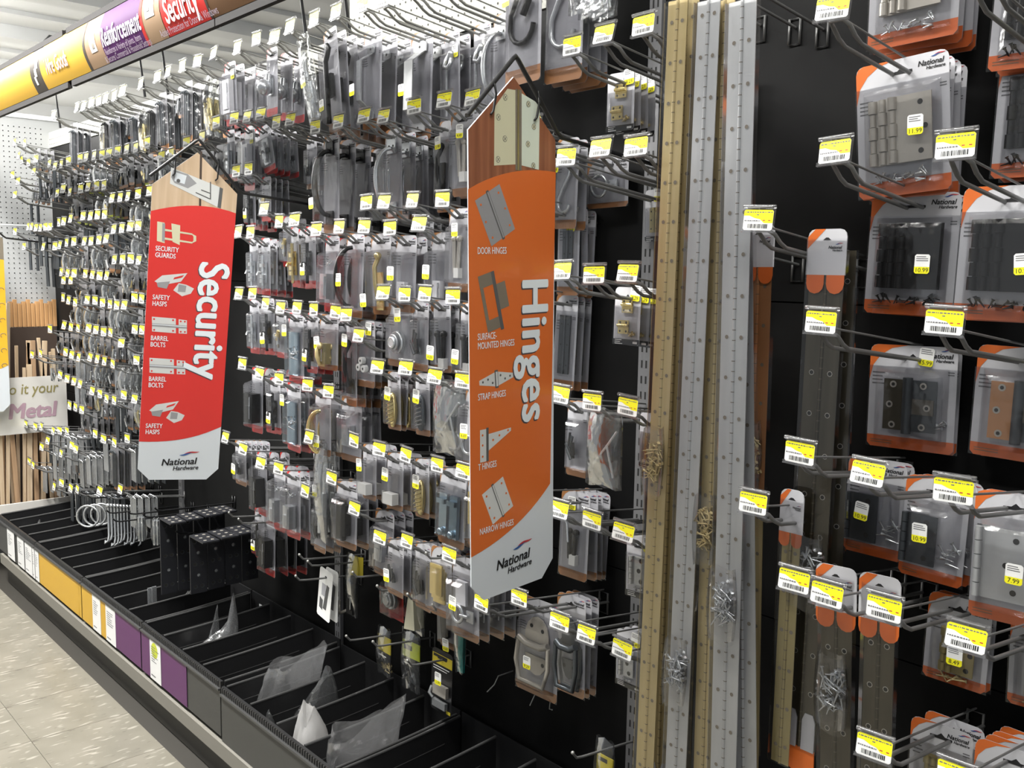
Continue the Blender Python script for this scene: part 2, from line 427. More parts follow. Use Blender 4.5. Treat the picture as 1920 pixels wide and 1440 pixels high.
for i in range(len(MOD) - 1):
    xa, xb = MOD[i] + .004, MOD[i + 1] - .004; wd = xb - xa
    dz = -.012 * (i >= 4)
    t = thing('bin_tray', 'black plastic divided bin tray %s, %s from the far end' % (names[i], ORD[i]), 'bin', (xa, LIPY, dz), None, 'bin trays along the base')
    fb = MB()
    fb.bounds(0, wd, .002, WY - LIPY - .02, BF - .014, BF, 'bin_plastic')
    fb.bounds(0, wd, WY - LIPY - .024, WY - LIPY - .02, BF, BT + .03, 'bin_plastic')
    obj('tub', fb, t)
    fp = MB(); fp.bounds(0, wd, -.004, .004, BF - .014, BT - .022, 'face_dark'); obj('front_panel', fp, t)
    lp = MB(); lp.bounds(0, wd, -.010, .012, BT - .022, BT - .016, 'bin_edge'); lp.bounds(0, wd, -.002, .006, BT - .016, BT + .004, 'bin_plastic')
    for k in range(int(wd / .012)): lp.bounds(k * .012 + .003, k * .012 + .006, -.0045, -.002, BT - .014, BT + .001, 'bin_edge')
    obj('lip', lp, t)
    nd = 4
    for k in range(nd + 1): obj('divider', dmesh, t, (min(max(k * wd / nd, .003), wd - .003), .012, 0))
    if i < 5:
        for (ua, ub, mm) in ((14, 27, 'label_white'), (33, 45, 'label_white'), (47, 60, 'label_white'), (61, 73, 'label_white'), (73.5, 147, 'yellow_card'), (147.8, 175, 'yellow_card'),
                             (174, 189, 'label_white'), (189, 200, 'yellow_card'), (199, 217, 'label_white'), (217, 281, 'purple_card'), (282, 302, 'label_white'), (302.5, 350, 'purple_card')):
            x0 = at(ua, 990 + .85 * ua, LIPY - .006).x; x1 = at(ub, 990 + .85 * ub, LIPY - .006).x
            x0 = max(x0, xa + .001); x1 = min(x1, xb - .001)
            if x1 - x0 < .008: continue
            q = MB(); yy = -.0075 if mm == 'label_white' else -.0062
            zt = BT - .026 - dz; zb = BF - .012 - dz
            skew = .01 if mm != 'label_white' else .004
            q.prism([(x0 - xa, zb), (x1 - xa, zb), (x1 - xa + skew * (ub == 147), zt), (x0 - xa, zt)], yy, yy + .001, mm)
            if mm == 'label_white':
                ww = x1 - x0
                for r in range(7):
                    q.rect(x0 - xa + ww * .14, x0 - xa + ww * random.uniform(.4, .85), zt - .02 - r * .008, zt - .0225 - r * .008, yy - .0003, 'soft_ink')
                q.rect(x0 - xa + ww * .1, x0 - xa + ww * .5, zb + .012, zb + .016, yy - .0003, 'soft_ink')
                if ua == 282: q.disc((x0 - xa + ww * .45, zt - .03), ww * .3, yy - .0002, 'lime', 12)
            obj('label_insert' if mm == 'label_white' else 'colour_insert', q, t)

# ---- curved header sign over the wall
HY0 = 1.05
def hprof(a):      # a 0..1 bottom to top
    return HY0 - .026 * math.sin(math.pi * min(max(a, 0), 1)) - .012 * a, 2.093 + .163 * a
header = thing('header_sign', 'long curved header sign with yellow, purple, red and brown department panels', 'sign', (-4.5, HY0, 2.09))
HO = Vector((-4.5, HY0, 2.09))
def hx(u): return at(u, 216 - .429 * u, HY0).x
def hpanel(x0, x1, mname, name='panel', a0=.06, a1=.95, off=0.0, slant=0.0):
    mb = MB(); n = 12; vs = []
    for i in range(n + 1):
        a = a0 + (a1 - a0) * i / n; y, z = hprof(a)
        for x in (x0, x1): vs.append(Vector((x + slant * a, y - off, z)) - HO)
    mb.add(vs, [(2 * i, 2 * i + 1, 2 * i + 3, 2 * i + 2) for i in range(n)], mname, True)
    return obj(name, mb, header)
def htext(s, size, mname, xc, a, bold=.02, squeeze=.75, par=None):
    me = text_mesh(s, size, mname, bold, 0, squeeze).copy()
    for v in me.vertices:
        aa = a + v.co.y / .175; y, z = hprof(aa)
        v.co = Vector((xc + v.co.x, y - .0022 - v.co.z, z)) - HO
    return obj('lettering', me, par or header)
segs = [(-70, 62, 'header_yellow'), (76, 95, 'header_dark'), (95, 178, 'header_yellow'), (178, 210, 'header_tan'), (210, 286, 'header_purple'), (288, 322, 'header_tan'), (323, 404, 'header_red'), (406, 760, 'header_brown')]
segs[0] = (-70, 76, 'header_yellow')
for ua, ub, mm in segs: hpanel(hx(ua), hx(ub), mm)
bk = MB()
for a0, a1 in ((0, .5), (.5, 1)):
    (ya, za), (yb, zb) = hprof(a0), hprof(a1)
    bk.add([Vector((x, y + .006 + dy, z)) - HO for x in (-4.75, hx(760)) for dy in (0, .006) for y, z in ((ya, za), (yb, zb))], [(0, 1, 5, 4), (2, 6, 7, 3), (0, 2, 3, 1), (4, 5, 7, 6)], 'header_frame')
obj('back_shell', bk, header)
for (ua, ub) in ((-70, 131), (138, 406), (408, 760)):
    for a, nm in ((.0, 'bottom_rail'), (1.0, 'top_rail')):
        y, z = hprof(a); r = MB(); r.bounds(hx(ua) - HO.x, hx(ub) - HO.x, y - .006 - HO.y, y + .008 - HO.y, z - .010 - HO.z, z + .008 - HO.z, 'header_frame'); obj(nm, r, header)
hpanel(hx(176), hx(180), 'header_dark', 'stripe', off=.0008); hpanel(hx(284), hx(289), 'header_red', 'stripe', off=.0008)
hpanel(hx(402), hx(406), 'header_dark', 'stripe', off=.0008)
htext('Reinforcement', .082, 'header_text', (hx(213) + hx(283)) / 2, .45, .018, .62)
htext('Reinforces a Variety of Joints, Items', .024, 'header_soft', (hx(213) + hx(278)) / 2 , .22, .0, .8)
htext('& Secures Commercial & Household Settings', .024, 'header_soft', (hx(213) + hx(285)) / 2, .11, .0, .8)
htext('Security', .092, 'header_text', (hx(325) + hx(402)) / 2 - .01, .38, .02, .66)
htext('Added Protection for Doors & Windows', .026, 'header_soft', (hx(325) + hx(402)) / 2, .13, .0, .8)
htext('Wire Goods', .075, 'header_soft', (hx(100) + hx(150)) / 2, .42, .02, .6)
htext('\u2022 Match your door finish', .032, 'header_soft', hx(408) + .34, .14, .0, .8)
# pictures on the header panels: a hasp plate, a corner brace, cup hooks
hpanel(hx(295), hx(312), 'print_pale', 'hasp_picture', .42, .82, .001)
hpanel(hx(298), hx(304), 'print_dark', 'hasp_picture', .52, .74, .002)
hpanel(hx(192), hx(203), 'print_pale', 'brace_picture', .30, .62, .001, -.03)
hpanel(hx(196), hx(200), 'print_bronze', 'brace_picture', .36, .46, .002, -.03)
for k in range(3): hpanel(hx(82 + 2 * k), hx(85 + 3 * k), 'print_pale', 'hook_picture', .2 + .15 * k, .36 + .16 * k, .001)
for (ub, vb) in ((113, 240), (272, 182), (317, 190), (576, 82), (660, 90)):
    A = at(ub, vb, WY - .02)
    B_ = atx(ub - 10, vb - 76, A.x); D_ = (B_ - A).normalized(); B_ = A + D_ * max(.16, (2.34 - A.z) / D_.z)
    ar = MB(); ar.tube([A - HO, B_ - HO, Vector((A.x, HY0 + .12, B_.z + .02)) - HO, Vector((A.x, HY0 + .03, 2.262)) - HO], .0055, 'wire_black', 8); obj('support_arm', ar, header)

# ================================================================== WIRE HOOKS WITH PRICE TAGS
SL = .118                                   # hooks rise towards the aisle
# local frame of a hook: origin on the wall where the wires leave it, -y towards the aisle; the tag's middle is at (0,-L, L*SL+.034)
_HM = {}
def hook_mesh(L, fine, pale):
    key = (round(L, 2), fine, pale)
    if key in _HM: return _HM[key]
    L = key[0]; n = 7 if fine else 4; wm = 'wire_pale' if pale else 'wire'
    a = MB(); g = .0125; r = .0033
    side = [(g, 0, 0), (g, -(L - .055), (L - .055) * SL), (g, -(L - .038), (L - .04) * SL + .006), (g, -(L - .022), (L - .03) * SL + .017), (g * .75, -(L - .008), L * SL + .019)]
    pts = side + [(-x, y, z) for x, y, z in side[::-1]]
    a.tube(pts, r, wm, n)
    a.tube([(g, -.002, .02), (g, -.002, -.028), (-g, -.002, -.028), (-g, -.002, .02)], .0024, wm, n, closed=True)
    b = MB(); b.tube([(0, -.002, .026), (0, -(L - .01), .026 + L * SL), (0, -L, .030 + L * SL)], .0018, wm, n)
    b.tube([(-.021, -L, .052 + L * SL), (.021, -L, .052 + L * SL)], .0018, wm, n)
    b.tube([(0, -L, .030 + L * SL), (0, -L, .052 + L * SL)], .0018, wm, n)
    _HM[key] = (a.mesh('wire_loop'), b.mesh('tag_arm'))
    return _HM[key]
hm = MB()                                   # clear holder, hangs on the arm's crossbar (origin)
hm.rect(-.0265, .0265, -.036, -.032, -.0028, 'tag_clear'); hm.rect(-.0265, .0265, -.036, -.002, .0015, 'tag_clear')
hm.tube([(-.0265, -.001, .001), (.0265, -.001, .001)], .0034, 'tag_clear', 8)
hm.bounds(-.0265, .0265, -.003, .0018, -.0375, -.036, 'tag_clear')
HOLDER = hm.mesh('tag_holder')
def label_mesh(fine, sd):
    rnd = random.Random(sd); mb = MB(); x0, x1, z0, z1 = -.0245, .0245, -.034, -.0035
    c = .0025
    mb.prism([(x0 + c, z0), (x1 - c, z0), (x1, z0 + c), (x1, z1 - c), (x1 - c, z1), (x0 + c, z1), (x0, z1 - c), (x0, z0 + c)], -.0012, -.0006, 'paper')
    y = -.0014
    mb.flat([(x0, z1 - .0090), (-.015, z1 - .0090), (-.006, z1 - .0125), (.003, z1 - .0140), (.010, z1 - .0195), (x1, z1 - .0195), (x1, z1 - c), (x1 - c, z1), (x0 + c, z1), (x0, z1 - c)], y, 'tag_yellow')
    if fine:
        x = x0 + .002
        while x < x1 - .004:
            d = rnd.uniform(.001, .0045); mb.rect(x, x + d, z1 - .0030, z1 - .0046, y - .0002, 'soft_ink'); x += d + .0012
        mb.rect(-.003, .001, z1 - .0068, z1 - .0082, y - .0002, 'soft_ink')
        x = x0 + .002
        while x < .004:
            d = rnd.uniform(.0012, .003); mb.rect(x, x + d, z1 - .0155, z1 - .0172, y - .0002, 'soft_ink'); x += d + .001
        for x in (.008, .017): mb.rect(x, x + .004, z1 - .0150, z1 - .0164, y - .0002, 'seal_red')
        x = x0 + .008
    else: x = x0 + .006
    while x < x1 - .009:
        d = rnd.choice((.0007, .0007, .0012, .0016) if fine else (.0018, .0026)); mb.rect(x, x + d, z0 + .003, z0 + .0095, y - .0002, 'ink'); x += d + rnd.choice((.0008, .0012) if fine else (.0016, .0022))
    return mb.mesh('price_label')
LABELS = [label_mesh(True, k) for k in range(4)]; LABEL_FAR = label_mesh(False, 9)
def peg_mesh(L):
    if ('peg', L) not in _HM:
        mb = MB(); mb.tube([(0, 0, 0), (0, -L + .03, (L - .03) * SL), (0, -L + .012, L * SL), (0, -L, L * SL + .014)], .0028, 'wire', 7); mb.sph((0, -L, L * SL + .015), .0042, 'wire_pale', 8, 5)
        mb.tube([(.011, -.002, -.03), (.011, -.002, .015), (-.011, -.002, .015), (-.011, -.002, -.03)], .0024, 'wire', 6, closed=True)
        _HM[('peg', L)] = mb.mesh('wire_loop')
    return _HM[('peg', L)]
class Hook:
    pass
def hook(u, v, L, label, fine=True, pale=False, tagged=True, group=None):
    p = at(u, v, WY - L)
    h = Hook(); h.x = p.x; h.L = L; h.z0 = p.z - .034 - L * SL
    t = thing('peg_hook', label, 'peg hook', (h.x, WY - .001, h.z0), None, group)
    L = round(L, 2)
    if tagged:
        a, b = hook_mesh(L, fine, pale)
        obj('wire_loop', a, t); obj('tag_arm', b, t)
    else: obj('wire_loop', peg_mesh(L), t)
    if tagged:
        ho = obj('tag_holder', HOLDER, t, (0, -L - .0005, .052 + L * SL), (math.radians(random.uniform(-14, -2)), math.radians(random.uniform(-2.5, 2.5)), math.radians(random.uniform(-5, 5))))
        obj('price_label', random.choice(LABELS) if fine else LABEL_FAR, ho)
    return h

# ================================================================== PACKS HUNG ON THE HOOKS
STY = {'orange': ('card_pale', 'orange'), 'brown': ('card_grey', 'brown'), 'red': ('card_grey', 'red'), 'black': ('card_pale', 'black_plastic'),
       'yellow': ('black_plastic', 'stan_yellow'), 'white': ('paper', 'paper'), 'olive': ('card_dark', 'lime'), 'farbrown': ('card_dark', 'brown'), 'dark': ('black_plastic', 'red')}
def card(w, h, style, text=True):
    """backing card, its hang slot at the origin"""
    bc, ac = STY[style]; mb = MB(); top = .020; bot = top - h; c = min(.012, w * .14); x = w / 2
    out = [(-x, bot + c * .5), (-x + c * .5, bot), (x - c * .5, bot), (x, bot + c * .5)] + arc(x - c, top - c, c, 0, 90, 3) + arc(-x + c, top - c, c, 90, 180, 3)
    mb.prism(out, -.0008, 0, bc)
    f = -.0011
    bh = h * (.115 if style in ('orange', 'red') else .10)
    if style == 'yellow':
        mb.rect(-x + .002, x - .002, top - h * .24, top - .012, f, ac)
        mb.rect(-x + .006, x - .02, top - h * .135, top - h * .09, f - .0002, 'ink'); mb.rect(-x + .006, x - .012, top - h * .29, top - h * .275, f, 'paper')
        mb.rect(-x + .006, x - .02, top - h * .33, top - h * .317, f, 'paper')
        mb.rect(x - .018, x - .003, bot + .004, bot + .012, f, ac)
    elif style == 'white':
        mb.flat([(-x * .15, bot + h * .2), (x * .35, bot + h * .2), (x * .6, top - h * .3), (x * .2, top - h * .28)], f, 'print_dark')
        mb.flat([(-x * .7, bot + h * .18), (-x * .2, bot + h * .15), (-x * .2, bot + h * .36), (-x * .7, bot + h * .4)], f, 'print_dark')
        mb.rect(-x * .5, x * .1, bot + h * .45, bot + h * .7, f, 'card_grey')
    elif style == 'dark':
        mb.rect(-x, x, bot, bot + h * .55, f, ac); mb.rect(-x + .004, x * .5, top - .02, top - .035, f, 'paper')
    else:
        mb.flat([(-x + c * .5, bot), (x - c * .5, bot), (x, bot + c * .5), (x, bot + bh), (-x, bot + bh), (-x, bot + c * .5)], f, ac)
        if style in ('orange', 'brown', 'red'):
            k = min(w * .44, .07); q = k * .95
            cor = [(-x, top - c), (-x + c * .3, top - c * .3), (-x + c, top), (-x + k, top)] + [(-x + k * (1 - math.sin(math.radians(a))) , top - q * (1 - math.cos(math.radians(a)))) for a in (25, 45, 65, 90)]
            mb.flat(cor[::-1], f, ac)
        if text and style != 'black':
            for r in range(4): mb.rect(-x + .005, -x + .005 + w * random.uniform(.12, .2), top - h * .28 - r * .006, top - h * .28 - r * .006 + .0022, f, 'soft_ink')
            for r in range(2): mb.rect(x - .014, x - .004, top - h * .24 - r * .004, top - h * .24 - r * .004 + .0018, f, 'soft_ink')
        if style == 'black':
            for r in range(3): mb.rect(-x + .004, -x + .004 + w * random.uniform(.2, .35), bot + bh * .75 - r * .0035, bot + bh * .75 - r * .0035 + .0013, f - .0002, 'paper')
            mb.rect(x - .016, x - .005, bot + .003, bot + .007, f - .0002, 'paper')
        elif style == 'orange':
            for r in range(2): mb.rect(-x + .006, -x + w * .3, bot + bh * .35 + r * .004, bot + bh * .35 + r * .004 + .0013, f - .0002, 'header_tan')
    if style != 'white':
        s = min(.017, w * .22)
        mb.flat([(-s, -.003), (s, -.003), (s, .001), (s * .35, .0015), (0, .0065), (-s * .35, .0015), (-s, .001)], f - .0003, 'ink')
    return mb.mesh('backing_card')
_L = {}
def logo_mesh(wd):
    """the brand mark: bold slanted name, second line, two waves"""
    if round(wd, 4) in _L: return _L[round(wd, 4)]
    mb = MB(); sz = wd * .245
    for s, size, ox, oy in (('National', sz, 0, 0), ('Hardware', sz * .62, wd * .16, -sz * .70)):
        me = text_mesh(s, size, 'ink', .028, .22, 1.0)
        mb.add([(v.co.x + ox, v.co.y + oy, v.co.z) for v in me.vertices], [tuple(p.vertices) for p in me.polygons], 'ink')
    def wave(x0, x1, y, amp, th, m):
        n = 8; up = []; dn = []
        for i in range(n + 1):
            t = i / n; x = x0 + (x1 - x0) * t; yy = y + amp * math.sin(t * math.pi * 1.7) + wd * .05 * t; k = th * math.sin(math.pi * (t * .9 + .05)); up.append((x, yy + k, 0)); dn.append((x, yy - k, 0))
        for i in range(n): mb.poly([dn[i], dn[i + 1], up[i + 1], up[i]], m)
    wave(wd * .02, wd * .34, sz * .72, -wd * .012, wd * .022, 'logo_blue'); wave(wd * .14, wd * .50, sz * .86, wd * .014, wd * .02, 'logo_red')
    _L[round(wd, 4)] = mb.mesh('logo')
    return _L[round(wd, 4)]
_S = {}
def sticker_mesh(price):
    if price in _S: return _S[price]
    mb = MB(); c = .0025; x, z = .0118, .0148
    mb.prism([(-x + c, -z), (x - c, -z), (x, -z + c), (x, z - c), (x - c, z), (-x + c, z), (-x, z - c), (-x, -z + c)], -.0004, 0, 'paper')
    mb.flat([(-x + c, -z), (x - c, -z), (x, -z + c), (x, -z + .0105), (-x, -z + .0105), (-x, -z + c)], -.0006, 'tag_yellow')
    for r in range(3): mb.rect(-x * .8, x * random.uniform(.3, .8), z - .003 - r * .003, z - .0042 - r * .003, -.0006, 'soft_ink')
    if price:
        me = text_mesh(price, .0095, 'ink', .0)
        mb.add([(v.co.x, -.0008, v.co.y - z + .0052) for v in me.vertices], [tuple(p.vertices) for p in me.polygons], 'ink')
    _S[price] = mb.mesh('price_sticker')
    return _S[price]
def screws(mb, cx, cz, y, n, m, sx=.02, sz=.008, ln=.014, rnd=None):
    rnd = rnd or random.Random(3)
    for _ in range(n):
        a = rnd.uniform(0, math.pi); p = Vector((cx + rnd.uniform(-sx, sx), y + rnd.uniform(-.004, .004), cz + rnd.uniform(-sz, sz)))
        d = Vector((math.cos(a), rnd.uniform(-.3, .3), math.sin(a))) * ln / 2
        mb.tube([p - d, p + d * .6, p + d * .75, p + d], [.0009, .0017, .0019, .0036], m, 5)
# ---- products, drawn round (0, y, cz); x right, z up, the viewer is at -y
def p_butt(mb, cz, w, h, m, n=3, y=-.004, hole='hole'):
    for k in range(n):
        off = (n - 1 - k) * w * .14; yy = y - k * .0035
        x1 = w * .5 - w * .05 * (n - 1 - k); x0 = -w * .10 + w * .17 * (k - n + 1)
        mb.bounds(x0, x1, yy - .0024, yy, cz - h / 2, cz + h / 2, m)
        xk = x0
        for q in range(5):
            za = cz - h / 2 + h * q / 5 + .0006; zb = cz - h / 2 + h * (q + 1) / 5 - .0006
            mb.tube([(xk, yy - .003, za), (xk, yy - .003, zb)], .0070 if (q + k) % 2 == 0 else .0050, m, 8)
        if k == n - 1:
            for z in (-.36, .36): mb.disc((x1 - w * .17, cz + z * h), .0042, yy - .0027, hole)
            mb.disc((x1 - w * .10, cz), .0042, yy - .0027, hole)
def p_spring(mb, cz, w, h, m, m2, y=-.004):
    mb.bounds(-w / 2, -w * .06, y - .003, y, cz - h / 2, cz + h / 2, m)
    mb.bounds(w * .02, w / 2, y - .003, y, cz - h / 2, cz + h / 2, m2)
    mb.tube([(-w * .03, y - .006, cz - h / 2 - .004), (-w * .03, y - .006, cz + h / 2 + .004)], .008, m2, 10)
    mb.bounds(w * .04, w * .46, y - .0055, y - .003, cz - h * .16, cz + h * .14, 'bronze_light')
    for x, z in ((-.32, .4), (-.38, .0), (-.32, -.4), (.26, .4), (.34, -.02), (.26, -.4)):
        mb.disc((x * w, cz + z * h), .0058, y - .0034 if x < 0 else y - .0058, 'nickel'); mb.disc((x * w, cz + z * h), .0030, y - .0037 if x < 0 else y - .0061, 'hole')
def p_leaf(mb, cz, w, h, m, y=-.004, cx=0.0):
    mb.bounds(cx - w / 2, cx + w / 2, y - .003, y, cz - h / 2, cz + h / 2, m)
    for q in range(5): mb.tube([(cx - w / 2, y - .004, cz - h / 2 + h * q / 5 + .0006), (cx - w / 2, y - .004, cz - h / 2 + h * (q + 1) / 5 - .0006)], .0055, m, 8)
    for z in (.36, 0, -.36): mb.disc((cx + w * (.18 if z else .02), cz + z * h), .0045, y - .0034, 'hole'); 
def p_mini(mb, cz, w, m, y=-.003):
    for k in (0, 1):
        z = cz + .024 - .04 * k; x = .003 - .008 * k
        mb.bounds(x - w / 2, x + w / 2, y - .003, y, z - .013, z + .013, m); mb.tube([(x - w / 2, y - .004, z + .003), (x + w / 2, y - .004, z + .003)], .0036, m, 7)
        for dx in (-.3, .3):
            for dz in (-.008, .009): mb.disc((x + dx * w, z + dz), .0022, y - .0033, 'hole', 8)
def p_long(mb, cz, h, m, w=.02, y=-.003):
    for s in (-1, 1): mb.bounds(s * w * .26 - w * .22, s * w * .26 + w * .22, y - .002, y, cz - h / 2, cz + h / 2, m)
    mb.tube([(0, y - .003, cz - h / 2), (0, y - .003, cz + h / 2)], .0034, m, 7)
    for z in (-.35, 0, .35):
        for s in (-1, 1): mb.disc((s * w * .28, cz + z * h), .0018, y - .0023, 'hole', 8)
def p_arch(mb, cz, h, m, y=-.004, r=.009, out=.032, bend=-.02, plates=True):
    pts = []
    for i in range(13):
        t = i / 12; a = math.pi * t
        pts.append((bend * math.sin(a), y - out * math.sin(a) ** .8 - .004, cz + h * .40 * math.cos(a)))
    mb.tube(pts, [r * (.8 + .4 * math.sin(math.pi * i / 12)) for i in range(13)], m, 8)
    if plates:
        for s in (-1, 1):
            mb.bounds(-.018, .018, y - .004, y, cz + s * h * .43 - .018, cz + s * h * .43 + .018, m)
            mb.disc((.009, cz + s * h * .43), .003, y - .0044, 'hole'); mb.disc((-.009, cz + s * h * .43), .003, y - .0044, 'hole')
def p_dpull(mb, cz, h, m, y=-.004, w=.020, out=.035):
    """flat strap pull: two feet and a raised grip"""
    pr = [(y, .5), (y, .40), (y - out, .27), (y - out, -.27), (y, -.40), (y, -.5)]
    th = .004
    for i in range(5):
        (ya, a), (yb, b2) = pr[i], pr[i + 1]
        wa = w * (1.5 if i in (0, 4) else 1.0)
        q = [(-wa / 2, ya, cz + a * h), (wa / 2, ya, cz + a * h), (wa / 2, yb, cz + b2 * h), (-wa / 2, yb, cz + b2 * h)]
        mb.add(q + [(x, yy - th, z) for x, yy, z in q], [(0, 1, 2, 3), (7, 6, 5, 4), (0, 4, 5, 1), (1, 5, 6, 2), (2, 6, 7, 3), (3, 7, 4, 0)], m)
    for s in (-1, 1): mb.disc((0, cz + s * .455 * h), .0035, y - th - .0005, 'hole')
def p_jhook(mb, cz, h, m, y=-.008, r=.0055, w=.04):
    pts = [(w * .9, y, cz + h * .5), (w * .75, y, cz + h * .36), (-w * .2, y, cz + h * .12), (-w * .75, y, cz - h * .05)]
    for i in range(9):
        a = math.radians(165 + i * 24); pts.append((w * .05 + w * .85 * math.cos(a), y, cz - h * .16 + w * .85 * math.sin(a)))
    mb.tube(pts, r, m, 8)
def p_ghook(mb, cz, h, m, y=-.008):
    """gate hook: a plate with a bent hook and a long bolt below"""
    mb.sph((.004, y, cz + h * .33), .011, m, 10, 6, (1, .6, 1))
    mb.tube([(.004, y, cz + h * .36), (-.008, y - .006, cz + h * .26), (-.003, y - .014, cz + h * .17), (.010, y - .014, cz + h * .14), (.016, y - .01, cz + h * .20), (.014, y - .006, cz + h * .26)], .006, m, 8)
    mb.tube([(-.014, y, cz + h * .24), (-.014, y, cz - h * .45)], .0035, 'zinc', 7); mb.sph((-.014, y, cz + h * .24), .007, 'zinc', 8, 5)
def p_knob(mb, cz, h, m, y=-.01):
    mb.sph((0, y - .014, cz - h * .1), .022, m, 12, 8); mb.tube([(0, y, cz + .03), (0, y - .004, cz - h * .1)], .009, m, 8)
    mb.bounds(-.014, .014, y + .004, y + .007, cz - h * .3, cz + h * .2, m)
def p_box(mb, cz, w, h, m, y=-.003, d=.022):
    mb.bounds(-w / 2, w / 2, y - d, y, cz - h / 2, cz + h / 2, m); mb.bounds(-w * .36, w * .36, y - d - .003, y - d, cz - h * .38, cz + h * .1, m)
    mb.tube([(w * .3, y - d - .002, cz - h * .35), (w * .3, y - d - .002, cz + h * .4)], .002, 'zinc', 5)
def p_bolt(mb, cz, h, m, y=-.006, m2=None):
    mb.bounds(-.012, .012, y, y + .002, cz - h * .3, cz + h * .3, m)
    mb.tube([(0, y - .004, cz - h / 2), (0, y - .004, cz + h / 2)], .0042, m2 or m, 8); mb.tube([(0, y - .004, cz), (.0, y - .018, cz), (.003, y - .022, cz - .008)], .0032, m, 6)
    for z in (.2, -.12, -.25): mb.bounds(-.009, .009, y - .009, y, cz + z * h - .005, cz + z * h + .005, m)
def p_pins(mb, cz, h, m, y=-.006):
    for s in (-1, 1): mb.tube([(s * .010, y, cz + h / 2), (s * .006, y, cz - h / 2)], .005, m, 8); mb.sph((s * .010, y, cz + h / 2), .008, m, 8, 5)
    mb.bounds(-.002, .016, y - .007, y + .007, cz - h / 2 - .012, cz - h / 2 + .01, 'white_plastic')
def p_roller(mb, cz, m, y=-.006, r=.026):
    for k, (rr, dy) in enumerate(((1, 0), (.86, -.008), (.62, -.016), (.4, -.02), (.3, -.012))):
        mb.disc((0, cz), r * rr, y + dy, m if k < 4 else 'hole', 18)
        if k: mb.tube([(r * rr * math.cos(a * math.pi / 9), y + dy + .002, cz + r * rr * math.sin(a * math.pi / 9)) for a in range(18)], .003, m, 6, closed=True)
def p_wheels(mb, cz, y=-.008):
    for dx, dz in ((-.010, -.004), (.010, -.006), (0, .012)):
        mb.tube([(dx, y + .004, cz + dz), (dx, y - .007, cz + dz)], .0085, 'white_plastic', 10); mb.disc((dx, cz + dz), .003, y - .0075, 'hole')
def p_oval(mb, cz, h, m, y=-.006):
    mb.sph((0, y, cz), .5, m, 12, 8, (.030, .022, h)); 
    for k in range(-3, 4): mb.tube([(-.012, y - .008, cz + k * h * .11 - .004), (0, y - .0115, cz + k * h * .11), (.012, y - .008, cz + k * h * .11 + .004)], .0016, 'dull_brass' if 'brass' in m else 'wire', 5)
def p_bail(mb, cz, w, m, y=-.006):
    """chest handle: plate with a hinged rounded wire grip"""
    mb.prism([(-w * .34, cz + .02), (w * .34, cz + .02)] + arc(0, cz + .03, w * .34, 10, 170, 6, .05), y, y + .003, m)
    mb.prism(arc(0, cz - .005, w * .33, 190, 350, 6, .055), y, y + .003, m)
    mb.tube([(-w * .42, y - .012, cz + .025), (-w * .2, y - .012, cz + .015), (w * .2, y - .012, cz + .015), (w * .42, y - .012, cz + .025)], .008, m, 8)
    mb.tube([(-w * .42, y - .012, cz + .02), (-w * .46, y - .014, cz - .03), (-w * .34, y - .014, cz - .075), (w * .34, y - .014, cz - .075), (w * .46, y - .014, cz - .03), (w * .42, y - .012, cz + .02)], .0055, m, 8)
    for x, z in ((-.16, .055), (.16, .05), (-.2, -.03), (.2, -.03)): mb.disc((x * w, cz + z), .005, y - .0006, 'hole')
def p_ring(mb, cz, m, y=-.010, r=.022):
    mb.tube([(r * math.cos(a * math.pi / 8) - .012, y - .004, cz + r * math.sin(a * math.pi / 8)) for a in range(16)], .004, m, 7, closed=True)
    mb.bounds(.012, .034, y, y + .004, cz - .012, cz + .012, m); mb.tube([(.02, y - .003, cz), (.0, y - .006, cz)], .004, m, 7)
def p_bits(mb, cz, w, h, ms, n=9, y=-.006, sd=1):
    rnd = random.Random(sd)
    for k in range(n):
        m = rnd.choice(ms); a = rnd.uniform(-.7, .7); ln = rnd.uniform(.3, .6) * h; x = rnd.uniform(-.32, .32) * w; z = cz + rnd.uniform(-.2, .2) * h
        d = Vector((math.sin(a), 0, math.cos(a))) * ln / 2; p = Vector((x, y - rnd.uniform(0, .012), z))
        if k % 3: mb.tube([p - d, p + d], rnd.uniform(.002, .005), m, 6)
        else: mb.box(p, (w * .26, .004, ln * .6), m, Matrix.Rotation(a, 3, 'Y'))
def p_rods(mb, cz, w, h, m, n=3, y=-.005):
    for k in range(n):
        x = (k - (n - 1) / 2) * w * .3; mb.tube([(x, y - .003, cz + h / 2 - .01), (x, y - .003, cz - h / 2)], .0038, m, 6)
        mb.tube([(x, y - .003, cz + h / 2 - .01), (x - .006, y - .010, cz + h / 2), (x - .010, y - .016, cz + h / 2 - .008)], .003, m, 6)
def p_bars(mb, cz, w, h, m, y=-.004):
    mb.bounds(-w * .38, w * .05, y - .012, y, cz - h / 2, cz + h / 2, m); mb.bounds(w * .1, w * .36, y - .016, y, cz - h * .35, cz + h * .4, m)
def p_latch(mb, cz, h, m, y=-.005):
    mb.bounds(-.013, .013, y - .003, y, cz - h / 2, cz + h * .2, m); mb.tube([(0, y - .006, cz - h * .35), (.006, y - .018, cz), (-.004, y - .012, cz + h * .3), (.006, y - .006, cz + h / 2)], .0055, m, 8); mb.sph((.006, y - .01, cz + h / 2), .009, m, 8, 6)
def p_wedge(mb, cz, w, h, m, y=-.004):
    mb.prism([(-w * .42, cz - h / 2), (w * .38, cz - h * .44), (w * .2, cz + h * .42), (0, cz + h / 2), (-w * .12, cz + h * .42)], y - .03, y, m)

